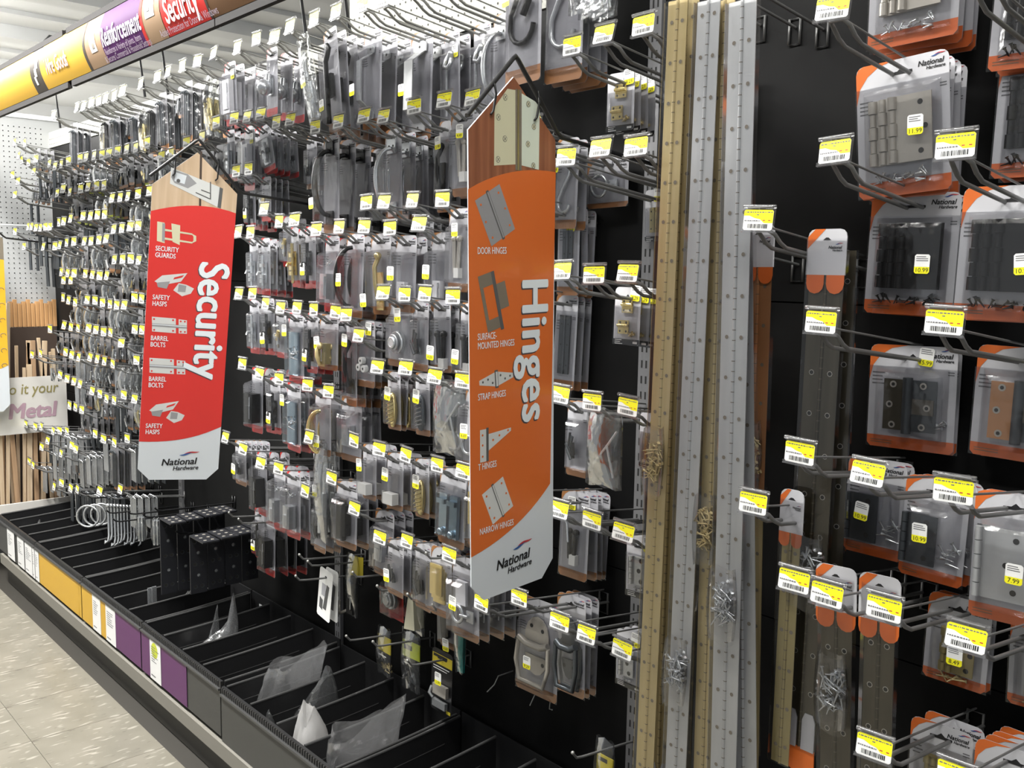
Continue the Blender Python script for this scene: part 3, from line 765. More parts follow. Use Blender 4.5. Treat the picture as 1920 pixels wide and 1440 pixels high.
# kind: (width, height, style, blister, [product calls], label words, category, name)
KIND = {}
def kind(key, w, h, style, desc, prod, blister=.024, fine=True, cat='hardware pack', name='blister_pack', price=None, shell='clear_shell', stk=(.2, -.5), logo=True, wide=None, prodname='fitting'):
    KIND[key] = dict(w=w, h=h, style=style, desc=desc, prod=prod, blister=blister, fine=fine, cat=cat, name=name, price=price, shell=shell, stk=stk, logo=logo, wide=wide, prodname=prodname, cache={})
def build_kind(K):
    if K['cache']: return K['cache']
    w, h = K['w'], K['h']; c = K['cache']; top = .020
    if K['style']: c['card'] = card(w, h, K['style'], K['fine'])
    mb = MB(); K['prod'](mb); c['prod'] = mb.mesh(K['prodname'])
    if K['blister']:
        mb = MB(); d = K['blister']; bw = (K['wide'] or .84) * w
        if K['fine']: mb.rect(-w / 2 - .002, w / 2 + .002, top - h, top - .035 if h > .1 else top - .02, -.0016, K['shell'])
        mb.dome(-bw / 2, bw / 2, top - h * .93, top - max(.036, h * .2), -.0018, d, min(.009, bw * .12), K['shell'])
        c['blister'] = mb.mesh('blister')
    elif not K['style']:
        mb = MB(); x = w / 2; n = 5; vs = []          # loose clear bag with a pinched top
        for i in range(n + 1):
            z = top - h * i / n; sw = math.sin(math.pi * min(i / n + .02, .97)) * .016
            for a in range(8):
                t = 2 * math.pi * a / 8; vs.append((x * math.cos(t) * (1 if i else .94), -.008 + (sw + .0012) * math.sin(t) - .004, z + .004 * math.sin(3 * t)))
        mb.add(vs, [(i * 8 + a, i * 8 + (a + 1) % 8, (i + 1) * 8 + (a + 1) % 8, (i + 1) * 8 + a) for i in range(n) for a in range(8)], 'bag', True)
        c['blister'] = mb.mesh('clear_bag')
    return c
def PACKNAME(key):
    if key.startswith('far'): return 'hardware_pack'
    if key.startswith('red'): return 'lock_pack'
    if 'hinge' in key or key in ('mini_brass', 'mini_dark', 'bronze_small', 'brass_door', 'flat_pull', 'long_clear', 'pins', 'mini_steel'): return 'hinge_pack'
    if 'hook' in key or key in ('ring', 'eye_bolt'): return 'hook_pack'
    if key.startswith('gate') or key.startswith('bail') or key in ('brass_bow', 'brass_oval', 'steel_oval', 'blue_pull', 'brass_foot'): return 'handle_pack'
    return 'fitting_pack'
def hang(h, key, n=1, uh=None, t=.55, sp=.022, where='', tilt=0.0, group=None, scale=1.0):
    """hang n packs of one kind on hook h, the front one where the photo shows its slot"""
    K = KIND[key]; c = build_kind(K)
    if uh is not None:
        y = WY - h.L * .6; v = 720
        for _ in range(3):
            z = h.z0 + (WY - y) * SL; q = RM.transposed() @ Vector((h.x, y, z - H)); v = 720 - 1778 * q.y / -q.z
            y = atx(uh, v, h.x).y
        y = min(max(y, WY - h.L + .045), WY - .025)
    else: y = WY - h.L * t
    sp = max(sp, (K['blister'] or .014) + .003)
    k = 0
    while k < n and y < WY - .012:
        z = h.z0 + (WY - y) * SL + .0025
        tl = tilt * (1 if k == 0 else .25) + random.uniform(-.03, .03)
        lab = '%s, %s, %s' % (K['desc'], 'in front' if k == 0 else ORD[k] + ' back', where)
        root = thing(K['name'] if K['name'] != 'blister_pack' else PACKNAME(key), lab, K['cat'], (h.x, y, z), (random.uniform(-.03, .02), tl, random.uniform(-.06, .06)), group or K['desc'] + 's hung on hooks')
        if scale != 1.0: root.scale = (scale,) * 3
        if 'card' in c:
            bc = obj('backing_card', c['card'], root)
            if K['fine'] and K['logo'] and K['style'] in ('orange', 'brown', 'red', 'black') and K['w'] >= .05:
                lw = min(.045, K['w'] * .40)
                obj('logo', logo_mesh(lw), bc, (K['w'] / 2 - lw * .60, -.0014, .020 - .0105 - lw * .10), FRONT)
        obj(K['prodname'], c['prod'], root)
        if 'blister' in c and not K.get('nobag'): obj('blister' if K['blister'] else 'clear_bag', c['blister'], root)
        if K['fine'] and K['stk'] and (k == 0 or K['stk'][1] > -.12) and K['price'] is not None:
            obj('price_sticker', sticker_mesh(K['price']), root, (K['stk'][0] * K['w'], -(K['blister'] or .02) - .0032 if K['stk'][1] < -.2 else -.0035, .020 + K['stk'][1] * K['h']), (0, random.uniform(-.12, .12), 0))
        y += sp * random.uniform(.85, 1.15); k += 1

# ---- the kinds of pack
kind('nickel_hinge', .142, .205, 'orange', 'satin nickel door hinge pack', lambda m: (p_butt(m, -.088, .098, .100, 'nickel'), screws(m, .0, -.160, -.010, 16, 'zinc', .04)), .020, price='11.99', stk=(.2, -.52), prodname='door_hinge')
kind('black_hinge', .142, .190, 'orange', 'black door hinge pack', lambda m: (p_butt(m, -.078, .105, .102, 'black_metal'), screws(m, .0, -.148, -.010, 20, 'black_metal', .05, .006)), .020, price='10.99', stk=(.2, -.58), prodname='door_hinge')
kind('spring_hinge', .142, .172, 'orange', 'bronze spring hinge pack', lambda m: (p_spring(m, -.078, .086, .084, 'bronze', 'dark_steel'), screws(m, .052, -.105, -.008, 4, 'zinc', .005, .014)), .018, price='15.99', stk=(.16, -.10), prodname='spring_hinge')
kind('copper_hinge', .142, .172, 'orange', 'copper coloured spring hinge pack', lambda m: (p_spring(m, -.078, .090, .088, 'copper', 'dark_steel')), .018, price='15.99', stk=(.3, -.10), prodname='spring_hinge')
kind('steel_hinge', .100, .160, 'orange', 'dull steel door hinge pack', lambda m: (p_leaf(m, -.078, .050, .078, 'dark_steel', cx=-.018), screws(m, .030, -.090, -.010, 9, 'zinc', .012, .02, .02)), .022, price='10.99', stk=(-.1, -.52), prodname='door_hinge')
kind('plate_hinge', .112, .190, 'orange', 'grey steel removable pin hinge pack', lambda m: (p_leaf(m, -.085, .075, .105, 'steel', cx=-.008), screws(m, .045, -.085, -.010, 7, 'zinc', .006, .03, .02)), .022, price='7.99', stk=(.1, -.58), prodname='door_hinge')
kind('brass_door', .095, .142, 'orange', 'antique brass hinge pack', lambda m: (p_butt(m, -.065, .060, .070, 'dull_brass', 2), screws(m, .0, -.110, -.008, 6, 'brass', .016, .003, .02)), .016, price='8.49', stk=(.05, -.62), prodname='door_hinge')
kind('mini_brass', .066, .110, 'black', 'small brass cabinet hinge pack', lambda m: (p_mini(m, -.040, .026, 'bright_brass'), screws(m, .016, -.070, -.006, 7, 'brass', .006, .004, .008)), .012, price='4.29', stk=(.32, -.10), prodname='cabinet_hinge')
kind('mini_steel', .066, .120, 'black', 'small steel hasp pack', lambda m: (p_leaf(m, -.045, .032, .055, 'zinc'), screws(m, .0, -.082, -.006, 6, 'zinc', .01, .004, .008)), .012, price='5.49', stk=(.3, -.10), prodname='hasp')
kind('mini_dark', .060, .150, 'black', 'narrow dark hinge pack', lambda m: p_long(m, -.06, .09, 'dark_steel', .026), .010, price=None, prodname='narrow_hinge')
kind('bronze_small', .055, .105, 'black', 'narrow brass butt hinge pack', lambda m: p_long(m, -.042, .050, 'dull_brass', .024), .012, price='3.99', stk=(.2, -.10), prodname='butt_hinge')
kind('white_cab', .060, .135, 'black', 'pale cabinet fitting pack', lambda m: (m.bounds(-.012, .012, -.012, -.003, -.07, -.04, 'black_metal'), screws(m, 0, -.09, -.006, 3, 'black_metal', .008, .004, .016)), .014, price='6.49', stk=(-.1, -.58), prodname='cabinet_catch')
kind('jhook_dark', .115, .330, 'brown', 'large dark hanging hook pack', lambda m: (p_jhook(m, -.15, .24, 'black_metal', w=.045), m.tube([(.01, -.012, -.17), (.028, -.012, -.14)], .008, 'black_metal', 8)), .022, price='6.99', stk=(-.28, -.46), prodname='hanging_hook')
kind('jhook', .105, .300, 'brown', 'large zinc hanging hook pack', lambda m: p_jhook(m, -.14, .24, 'zinc', w=.038), .020, price=None, prodname='hanging_hook')
kind('jhook_small', .070, .190, 'brown', 'small zinc hook pack', lambda m: p_jhook(m, -.10, .12, 'zinc', w=.020, r=.004), .014, price='3.49', stk=(-.3, -.3), prodname='utility_hook')
kind('ring', .115, .110, 'brown', 'ring pull pack with brown base', lambda m: p_ring(m, -.045, 'zinc'), .018, price=None, prodname='ring_pull')
kind('flat_pull', .062, .190, 'orange', 'grey strap hinge pack', lambda m: p_long(m, -.08, .10, 'dark_steel', .03), .010, price='5.29', stk=(.12, -.20), prodname='strap_hinge')
KIND['flat_pull']['style'] = 'brown'
kind('long_clear', .064, .210, 'brown', 'tall clear strap hinge pack', lambda m: p_long(m, -.09, .13, 'dark_steel', .034), .012, price=None, prodname='strap_hinge')
kind('bracket_bag', .095, .150, None, 'clear bag with a wire bracket', lambda m: (m.tube([(-.03, -.008, -.09), (.01, -.014, -.05), (.03, -.008, -.02)], .003, 'zinc', 6), m.tube([(.01, -.014, -.05), (.022, -.008, -.11)], .003, 'zinc', 6), m.bounds(-.005, .02, -.012, -.006, -.08, -.05, 'dark_steel')), 0, price=None, cat='bagged hardware', name='hardware_bag', prodname='wire_bracket')
kind('eye_bolt', .085, .195, 'brown', 'black eye bolt pack', lambda m: (p_pins(m, -.10, .06, 'black_metal'), m.tube([(-.02, -.02, -.03), (-.005, -.02, -.05), (.0, -.02, -.09)], .003, 'zinc', 6)), .018, price='6.29', stk=(-.1, -.14), prodname='eye_bolt')
kind('bail', .130, .230, 'brown', 'zinc chest handle pack', lambda m: p_bail(m, -.10, .11, 'nickel'), .030, price='9.29', stk=(-.02, -.62), prodname='chest_handle')
kind('bail_plain', .085, .225, 'brown', 'pale handle pack seen edge on', lambda m: p_bail(m, -.11, .07, 'dark_steel'), .020, price=None, prodname='chest_handle')
kind('gate_arch_black', .080, .255, 'brown', 'black arched gate pull pack', lambda m: p_arch(m, -.105, .21, 'black_metal', r=.007), .045, price='14.9', stk=(-.3, -.70), prodname='gate_pull')
kind('gate_curve_black', .078, .195, 'brown', 'black curved door pull pack', lambda m: p_arch(m, -.08, .17, 'black_metal', r=.0055, out=.03, plates=False), .038, price='9.49', stk=(-.05, -.55), prodname='door_pull')
kind('gate_d_zinc', .085, .250, 'brown', 'zinc grip handle pack', lambda m: p_dpull(m, -.115, .185, 'zinc'), .042, price='7.49', stk=(-.32, -.62), prodname='grip_handle')
kind('gate_d_wide', .090, .270, 'brown', 'brushed flat gate handle pack', lambda m: p_dpull(m, -.12, .22, 'steel', w=.034), .040, price='8.99', stk=(-.3, -.55), prodname='gate_handle')
kind('gate_hook', .062, .250, 'brown', 'zinc gate hook pack', lambda m: p_ghook(m, -.10, .19, 'zinc'), .026, price='4.99', stk=(.25, -.2), prodname='gate_hook')
kind('gate_pull_zinc', .072, .225, 'brown', 'zinc arched gate pull pack', lambda m: p_arch(m, -.10, .18, 'zinc', r=.006), .040, price=None, prodname='gate_pull')
kind('long_black', .070, .270, 'brown', 'long clear pack with black cane bolt', lambda m: (m.tube([(.012, -.02, -.03), (.02, -.02, -.04), (.012, -.02, -.055), (-.0, -.02, -.07), (.0, -.02, -.23)], .007, 'black_metal', 7), m.bounds(-.012, .012, -.014, -.004, -.16, -.1, 'black_metal')), .030, price='12.9', stk=(-.15, -.75), prodname='cane_bolt')
kind('long_zinc', .066, .250, None, 'long clear bag with zinc cane bolt', lambda m: (m.tube([(.006, -.016, -.03), (.0, -.016, -.07), (.0, -.016, -.21)], .006, 'zinc', 7), m.bounds(-.012, .012, -.014, -.004, -.17, -.11, 'zinc')), 0, price='11.4', stk=(-.2, -.5), cat='bagged hardware', name='hardware_bag', prodname='cane_bolt')
kind('latch_thin', .045, .210, 'brown', 'narrow black latch pack', lambda m: p_latch(m, -.10, .12, 'black_metal'), .020, price='5.99', stk=(.1, -.25), prodname='latch')
kind('brass_foot', .075, .180, 'brown', 'bright brass lever handle pack', lambda m: p_latch(m, -.09, .12, 'bright_brass'), .034, price='8.29', stk=(-.3, -.82), prodname='lever_handle')
kind('clear_box', .070, .165, 'brown', 'pale grey door catch pack', lambda m: p_box(m, -.10, .026, .04, 'card_pale', d=.012), .034, price='3.79', stk=(-.1, -.5), prodname='door_catch')
kind('pins', .078, .185, 'brown', 'silver hinge pin pack', lambda m: p_pins(m, -.085, .075, 'nickel'), .024, price='4.49', stk=(.25, -.26), prodname='hinge_pin')
kind('brass_latch', .078, .135, 'brown', 'yellow brass gate latch pack', lambda m: (p_box(m, -.075, .024, .05, 'dull_brass'), p_latch(m, -.08, .05, 'brass', y=-.02)), .030, price='7.99', stk=(-.05, -.5), prodname='gate_latch')
kind('wheels', .076, .155, 'brown', 'white roller wheel pack', lambda m: p_wheels(m, -.085), .024, price='5.19', stk=(.2, -.12), prodname='roller_wheels')
kind('dome', .095, .150, 'brown', 'zinc dome glide pack', lambda m: p_roller(m, -.075, 'zinc'), .022, price='6.19', stk=(.25, -.22), prodname='dome_glide')
kind('black_bolts', .055, .150, 'brown', 'black bolt pack with white caps', lambda m: p_pins(m, -.08, .06, 'black_metal'), .022, price='4.89', stk=(-.2, -.72), prodname='bolts')
kind('brass_bow', .070, .165, 'brown', 'bowed brass door pull pack', lambda m: p_arch(m, -.085, .13, 'bright_brass', r=.006, out=.022, plates=False), .030, price='11.2', stk=(.3, -.75), prodname='door_pull')
kind('steel_slide', .085, .160, 'brown', 'steel slide latch pack', lambda m: (p_box(m, -.075, .036, .05, 'zinc', d=.014), m.tube([(-.03, -.01, -.12), (-.02, -.015, -.09), (.0, -.012, -.07)], .004, 'nickel', 6)), .028, price=None, prodname='slide_latch')
kind('brass_oval', .050, .130, 'brown', 'ribbed brass cup pull pack', lambda m: p_oval(m, -.065, .08, 'bright_brass'), .022, price='2.99', stk=(.2, -.35), prodname='cup_pull')
kind('steel_oval', .052, .135, 'brown', 'dark ribbed cup pull pack', lambda m: p_oval(m, -.065, .08, 'dark_steel'), .022, price='2.99', stk=(.2, -.35), prodname='cup_pull')
kind('blue_pull', .092, .165, 'brown', 'blue zinc lift handles pack', lambda m: [(m.bounds(x - .013, x + .013, -.012, -.004, -.125, -.035, 'blue_zinc'), m.sph((x, -.016, -.115), .009, 'blue_zinc', 8, 6), m.bounds(x - .013, x + .013, -.02, -.012, -.055, -.045, 'blue_zinc')) for x in (-.018, .018)], .026, price=None, prodname='lift_handles')
kind('brown_box', .085, .165, 'brown', 'dark bronze closer pack', lambda m: p_bars(m, -.075, .06, .10, 'black_metal'), .030, price=None, prodname='door_closer')
kind('grey_card', .065, .130, 'brown', 'grey clear fitting pack', lambda m: p_bits(m, -.06, .04, .06, ['dark_steel', 'zinc'], 5, sd=4), .018, price='3.29', stk=(-.1, -.62), prodname='fittings')
kind('dark_card', .060, .150, 'brown', 'dark clear fitting pack', lambda m: p_bits(m, -.07, .04, .08, ['black_metal', 'dark_steel'], 6, sd=8), .018, price=None, prodname='fittings')
kind('white_item', .060, .130, 'brown', 'clear pack with white plastic stop', lambda m: m.bounds(-.018, .018, -.022, -.004, -.095, -.07, 'white_plastic'), .026, price='2.49', stk=(.0, -.35), prodname='door_stop')
kind('clam_zinc', .085, .175, 'brown', 'clear pack with zinc glass catch', lambda m: (p_ring(m, -.10, 'zinc', r=.018), m.bounds(-.02, .012, -.012, -.004, -.08, -.03, 'card_pale')), .036, price='6.69', stk=(.05, -.5), prodname='glass_catch')
kind('clam_brass', .070, .150, 'brown', 'clear pack with stacked brass plates', lambda m: [m.bounds(-.02, .02, -.006 - .005 * k, -.002 - .005 * k, -.10 + .01 * k, -.03 + .008 * k, 'bright_brass') for k in range(3)], .028, price=None, prodname='brass_plates')
# security range, red
kind('red_lock', .075, .190, 'red', 'grey door guard pack with red corner', lambda m: p_box(m, -.085, .044, .10, 'card_pale', d=.016), .030, price='9.99', stk=(.25, -.2), prodname='door_guard')
kind('red_knob', .070, .190, 'red', 'round knob lock pack with red base', lambda m: p_knob(m, -.085, .09, 'zinc'), .044, price=None, prodname='knob_lock')
kind('red_hasp', .062, .135, 'red', 'bright zinc hasp pack with red base', lambda m: (m.bounds(-.016, .016, -.006, -.002, -.095, -.02, 'zinc'), m.bounds(-.02, .02, -.010, -.006, -.065, -.05, 'dark_steel'), p_bolt(m, -.06, .06, 'zinc')), .018, price=None, prodname='hasp')
kind('red_bolt', .050, .150, 'red', 'slim barrel bolt pack with red base', lambda m: p_bolt(m, -.07, .09, 'zinc'), .018, price=None, prodname='barrel_bolt')
kind('red_brassbolt', .040, .150, 'red', 'brass barrel bolt pack with red base', lambda m: p_bolt(m, -.07, .10, 'bright_brass'), .018, price=None, prodname='barrel_bolt')
kind('red_dark', .055, .150, 'red', 'black bolt pack with red base', lambda m: p_bolt(m, -.07, .10, 'black_metal'), .020, price='6.49', stk=(.0, -.7), prodname='barrel_bolt')
kind('red_box', .058, .180, 'red', 'black lock case pack with red base', lambda m: p_box(m, -.09, .036, .08, 'black_metal', d=.026), .034, price=None, prodname='lock_case')
kind('red_silver', .064, .180, 'red', 'silver lock case pack with red base', lambda m: (p_box(m, -.10, .03, .06, 'zinc', d=.022), screws(m, 0, -.045, -.01, 5, 'zinc', .012, .01, .02)), .032, price=None, prodname='lock_case')
kind('red_screws', .075, .180, 'red', 'blue grey latch pack', lambda m: (m.bounds(-.026, .02, -.008, -.003, -.14, -.03, 'blue_zinc'), screws(m, .0, -.085, -.012, 8, 'zinc', .02, .015, .024)), .024, price='4.19', stk=(-.2, -.25), prodname='security_latch')
kind('red_chain', .055, .130, 'red', 'small chain guard pack with red base', lambda m: p_bits(m, -.06, .035, .06, ['zinc', 'nickel', 'bright_brass'], 6, sd=2), .018, price=None, prodname='chain_guard')
# far range, small in the photo
for nm, dsc, ms, sd in (('far_zinc', 'small zinc hardware pack', ['zinc', 'dark_steel'], 1), ('far_brass', 'small brass hardware pack', ['bright_brass', 'dull_brass', 'zinc'], 2),
                        ('far_dark', 'small dark hardware pack', ['black_metal', 'dark_steel', 'wire'], 3), ('far_mix', 'small mixed hardware pack', ['zinc', 'dull_brass', 'black_metal'], 5)):
    kind(nm, .052, .105, 'brown', dsc, (lambda ms, sd: lambda m: p_bits(m, -.05, .04, .07, ms, 7, sd=sd))(ms, sd), .014, fine=False, prodname='hardware')
    KIND[nm]['style'] = 'olive' if nm in ('far_brass',) else 'farbrown'
    kind(nm + '_bag', .050, .110, None, dsc.replace('pack', 'clear bag'), (lambda ms, sd: lambda m: p_bits(m, -.06, .04, .08, ms, 8, sd=sd))(ms, sd + 10), 0, fine=False, cat='bagged hardware', name='hardware_bag', prodname='hardware')
kind('far_rods', .050, .13, None, 'bundle of zinc rod hooks', lambda m: p_rods(m, -.06, .05, .13, 'zinc', 4), 0, fine=False, cat='rod hooks', name='rod_hooks', prodname='rods')
kind('far_bolts', .040, .16, None, 'bundle of dark hanging bolts', lambda m: p_rods(m, -.07, .045, .15, 'dark_steel', 3), 0, fine=False, cat='rod hooks', name='rod_hooks', prodname='rods')
kind('far_tall', .062, .20, 'farbrown', 'tall clear pack of grey rods', lambda m: p_rods(m, -.09, .05, .15, 'dark_steel', 3), .020, fine=False, prodname='rods')
kind('far_talldark', .060, .20, 'farbrown', 'tall clear pack of black rods', lambda m: p_rods(m, -.09, .05, .15, 'black_metal', 3), .020, fine=False, prodname='rods')
kind('far_brasschain', .065, .19, None, 'clear bag of brass hooks', lambda m: p_bits(m, -.10, .06, .12, ['bright_brass', 'dull_brass'], 26, sd=6), 0, fine=False, cat='bagged hardware', name='hardware_bag', prodname='cup_hooks')
for nm in ('far_rods', 'far_bolts'): KIND[nm]['nobag'] = True
# odd packs low on the wall
kind('yel_bag', .062, .125, None, 'clear bag with yellow header card', lambda m: (m.bounds(-.029, .029, -.012, -.010, -.045, -.004, 'stan_yellow'), m.bounds(-.029, .029, -.012, -.010, -.065, -.045, 'black_plastic'), m.rect(-.024, .01, -.058, -.055, -.0125, 'paper'), screws(m, 0, -.088, -.008, 14, 'brass', .018, .008, .016)), 0, cat='bagged hardware', name='hardware_bag', prodname='header_and_screws')
kind('yel_bag2', .072, .145, None, 'zinc parts bag with lime header', lambda m: (m.bounds(-.034, .034, -.012, -.010, -.045, -.004, 'lime'), m.bounds(-.034, .034, -.012, -.010, -.07, -.045, 'black_plastic'), m.rect(-.028, .01, -.062, -.059, -.0125, 'paper'), m.rect(-.028, .004, -.026, -.014, -.0125, 'ink'), p_bits(m, -.10, .05, .05, ['zinc', 'nickel'], 7, sd=3)), 0, cat='bagged hardware', name='hardware_bag', prodname='header_and_parts')
kind('yel_card', .078, .150, 'yellow', 'black and yellow card with silver clips', lambda m: (m.bounds(-.02, .03, -.012, -.003, -.085, -.06, 'nickel'), m.bounds(-.02, .028, -.012, -.003, -.115, -.098, 'zinc'), m.tube([(-.024, -.01, -.07), (-.026, -.016, -.085), (-.018, -.012, -.095)], .004, 'zinc', 6)), 0, price='5.99', stk=(.18, -.38), logo=False, prodname='clips')
kind('white_card', .070, .140, 'white', 'white instruction card with dark drawing', lambda m: m.bounds(-.004, .004, -.002, -.001, -.002, .002, 'ink'), 0, cat='card', name='instruction_card', price=None, prodname='slot')
kind('yel_latch', .055, .165, None, 'black gate latch with yellow card', lambda m: (m.box((.010, -.006, -.01), (.04, .002, .05), 'stan_yellow', Matrix.Rotation(.5, 3, 'Z')), p_box(m, -.09, .028, .10, 'black_metal', d=.018), m.tube([(-.02, -.01, -.135), (-.045, -.02, -.15), (-.06, -.012, -.14), (-.062, -.01, -.12)], .004, 'nickel', 6)), 0, cat='bagged hardware', name='hardware_bag', prodname='gate_latch')
kind('dark_round', .070, .140, 'dark', 'round clear pack on red card', lambda m: p_roller(m, -.065, 'zinc', y=-.012, r=.026), .036, price=None, prodname='round_fitting')
kind('wedge', .062, .135, None, 'clear bag with cream foam door wedge', lambda m: p_wedge(m, -.055, .05, .10, 'cream_foam'), 0, cat='bagged hardware', name='hardware_bag', prodname='door_wedge')
kind('grey_blank', .064, .150, 'brown', 'grey clear pack with dark grip', lambda m: m.prism([(-.006, -.11), (.008, -.10), (.018, -.04), (-.016, -.03)], -.018, -.004, 'black_metal'), .022, price='4.69', stk=(.3, -.86), prodname='grip')
kind('teal_strip', .026, .170, None, 'teal plastic strip pack', lambda m: m.bounds(-.009, .009, -.010, -.004, -.15, -.01, 'teal'), 0, cat='bagged hardware', name='hardware_bag', prodname='strip')
kind('foot_bag', .050, .120, None, 'small clear bag with yellow label', lambda m: (m.bounds(-.022, .022, -.010, -.008, -.055, -.015, 'stan_yellow'), m.bounds(-.022, .022, -.010, -.008, -.10, -.055, 'black_plastic'), m.rect(-.018, .01, -.072, -.069, -.0105, 'paper'), m.rect(-.018, .006, -.028, -.020, -.0105, 'ink')), 0, cat='bagged hardware', name='hardware_bag', prodname='label')

# ================================================================== WHERE THEY HANG (tag centre in the photo, hook length, packs)
ZONE = {'M': 'between signs', 'N': 'beside orange sign', 'R': 'at right', 'L': 'beyond red sign', 'T': 'along the top'}
def row(zone, ri, hooks, L=.25, fine=True, pale=False, sp=.022):
    hooks = sorted(hooks, key=lambda q: q[0])
    for i, q in enumerate(hooks):
        u, v = q[0], q[1]; packs = q[2:] if len(q) > 2 else ()
        opt = {}
        if packs and isinstance(packs[-1], dict): opt = packs[-1]; packs = packs[:-1]
        where = '%s hook, %s row %s' % (ORD[i], ORD[ri], ZONE[zone])
        h = hook(u, v, opt.get('L', L), 'wire hook with price tag, %s in %s row %s' % (ORD[i], ORD[ri], ZONE[zone]) if opt.get('tag', True) else 'bare wire hook, %s in %s row %s' % (ORD[i], ORD[ri], ZONE[zone]),
                 fine, pale, opt.get('tag', True), 'wire peg hooks')
        if packs:
            key, n, uh = packs[:3]
            if zone == 'M' and 2 <= ri <= 8: n += 1
            hang(h, key, n, uh, sp=opt.get('sp', sp), where='on ' + where, tilt=opt.get('tilt', 0), scale=opt.get('scale', 1.12 if zone == 'M' and ri >= 3 else 1.0))

# ---- right: black wall with the orange hinge packs
row('R', 0, [(1585, -318, 'nickel_hinge', 5, 1720), (1850, -300, 'black_hinge', 3, 1975)], L=.32)
row('R', 1, [(1565, 15, 'nickel_hinge', 4, 1690, {'sp': .021, 'tilt': -.08}), (1840, -62, 'black_hinge', 2, 1975)], L=.32)
row('R', 2, [(1568, 284, 'black_hinge', 2, 1716), (1793, 273, 'black_hinge', 2, 1902)], L=.32)
row('R', 3, [(1425, 412), (1542, 603, 'spring_hinge', 3, 1712), (1773, 603, 'copper_hinge', 2, 1925)], L=.32)
row('R', 4, [(1502, 848, 'steel_hinge', 2, 1645), (1632, 887, 'steel_hinge', 3, 1758), (1789, 919, 'plate_hinge', 2, 1905)], L=.33)
row('R', 5, [(1415, 942), (1492, 1087), (1554, 1113), (1660, 1139, 'brass_door', 2, 1800), (1815, 1194, 'brass_door', 1, 1960)], L=.33)
row('R', 6, [(1642, 1399, 'brass_door', 2, 1765, {'sp': .05}), (1795, 1452, 'plate_hinge', 4, 1905)], L=.34)
# ---- beside the orange sign
row('N', 0, [(880, -205, 'jhook_dark', 1, 985), (945, -200, 'jhook', 4, 1062), (1010, -190, 'bracket_bag', 3, 1110)], L=.28)
row('N', 1, [(1075, 86, 'mini_brass', 4, 1165), (1137, 65, 'mini_steel', 3, 1302), (1209, 47, 'mini_dark', 3, 1425)], L=.28)
row('N', 2, [(965, 215, 'jhook_small', 2, 1066, {'L': .25}), (1000, 235, 'ring', 2, 1140, {'L': .25}), (1065, 294, 'bronze_small', 3, 1240), (1130, 278, 'mini_steel', 2, 1300), (1195, 275)], L=.28)
row('N', 3, [(940, 345, 'flat_pull', 4, 1068), (1280, 405, {'L': .17})], L=.27)
row('N', 4, [(930, 520, 'long_clear', 5, 1064), (1058, 508), (1116, 515, 'mini_brass', 5, 1178), (1181, 512, 'white_cab', 2, 1283)], L=.27)
row('N', 5, [(1055, 740, 'dark_card', 2, 1075), (1112, 753, 'bracket_bag', 1, 1130), (1180, 762, 'bronze_small', 3, 1222)], L=.26)
row('N', 6, [(970, 915, 'eye_bolt', 4, 1080), (1052, 955), (1112, 975), (1173, 997, 'mini_steel', 2, 1200)], L=.26)
row('N', 7, [(905, 1130, 'bail', 1, 1012), (975, 1120, 'bail_plain', 3, 1072), (1052, 1165), (1103, 1188, 'mini_steel', 3, 1180), (1170, 1216)], L=.26)
# ---- between the two signs
row('M', 0, [(404, 101, 'red_lock', 4, 432), (448, 89), (483, 73, 'red_knob', 3, 506), (518, 69), (547, 50, 'long_zinc', 1, 575, {'tilt': -.28}), (591, 35, 'long_black', 6, 605, {'tilt': -.12, 'sp': .018}),
             (633, 22, 'gate_d_zinc', 4, 700), (682, 8, 'gate_d_wide', 2, 792), (720, 0, 'gate_hook', 2, 848), (775, -18, 'gate_hook', 2, 905), (830, -35, 'gate_pull_zinc', 1, 945)], pale=True)
row('M', 1, [(407, 230, 'red_bolt', 3, 420), (442, 222, 'red_lock', 2, 458), (467, 220, 'red_hasp', 5, 497, {'tilt': -.2, 'sp': .016}), (492, 215), (521, 229, 'dark_card', 2, 585), (548, 225), (593, 238, 'gate_arch_black', 4, 622, {'sp': .026}),
             (637, 228), (686, 218, 'gate_pull_zinc', 4, 738), (723, 219), (778, 200, 'latch_thin', 2, 835), (836, 188, 'pins', 2, 868), (889, 184)])
row('M', 2, [(445, 321, 'red_dark', 3, 460), (468, 317, 'red_chain', 3, 500), (689, 380), (724, 379, 'grey_card', 2, 800), (777, 376), (832, 374, 'pins', 2, 862)])
row('M', 3, [(450, 435, 'red_bolt', 4, 455), (472, 436, 'red_bolt', 3, 498), (499, 392, 'red_chain', 2, 540), (526, 415, 'red_brassbolt', 2, 532), (555, 413, 'red_dark', 3, 570), (596, 431, 'red_silver', 1, 602), (639, 426, 'gate_curve_black', 3, 638),
             (686, 425, 'brass_foot', 3, 690), (733, 428, 'clear_box', 3, 763), (790, 420, 'clear_box', 2, 830)])
KIND['dark_card']['style'] = 'brown'
row('M', 4, [(451, 551, 'red_bolt', 3, 460), (476, 550, 'red_dark', 2, 505), (501, 569, 'red_chain', 2, 512), (529, 577, 'red_screws', 2, 535), (560, 577, 'red_dark', 2, 575), (590, 580, 'brass_latch', 2, 602), (632, 585, 'latch_thin', 3, 640),
             (652, 590, 'wheels', 2, 686), (722, 549, 'dome', 2, 752), (761, 552, 'dark_card', 2, 790), (800, 551, 'black_bolts', 2, 825), (851, 556, 'black_bolts', 2, 868)])
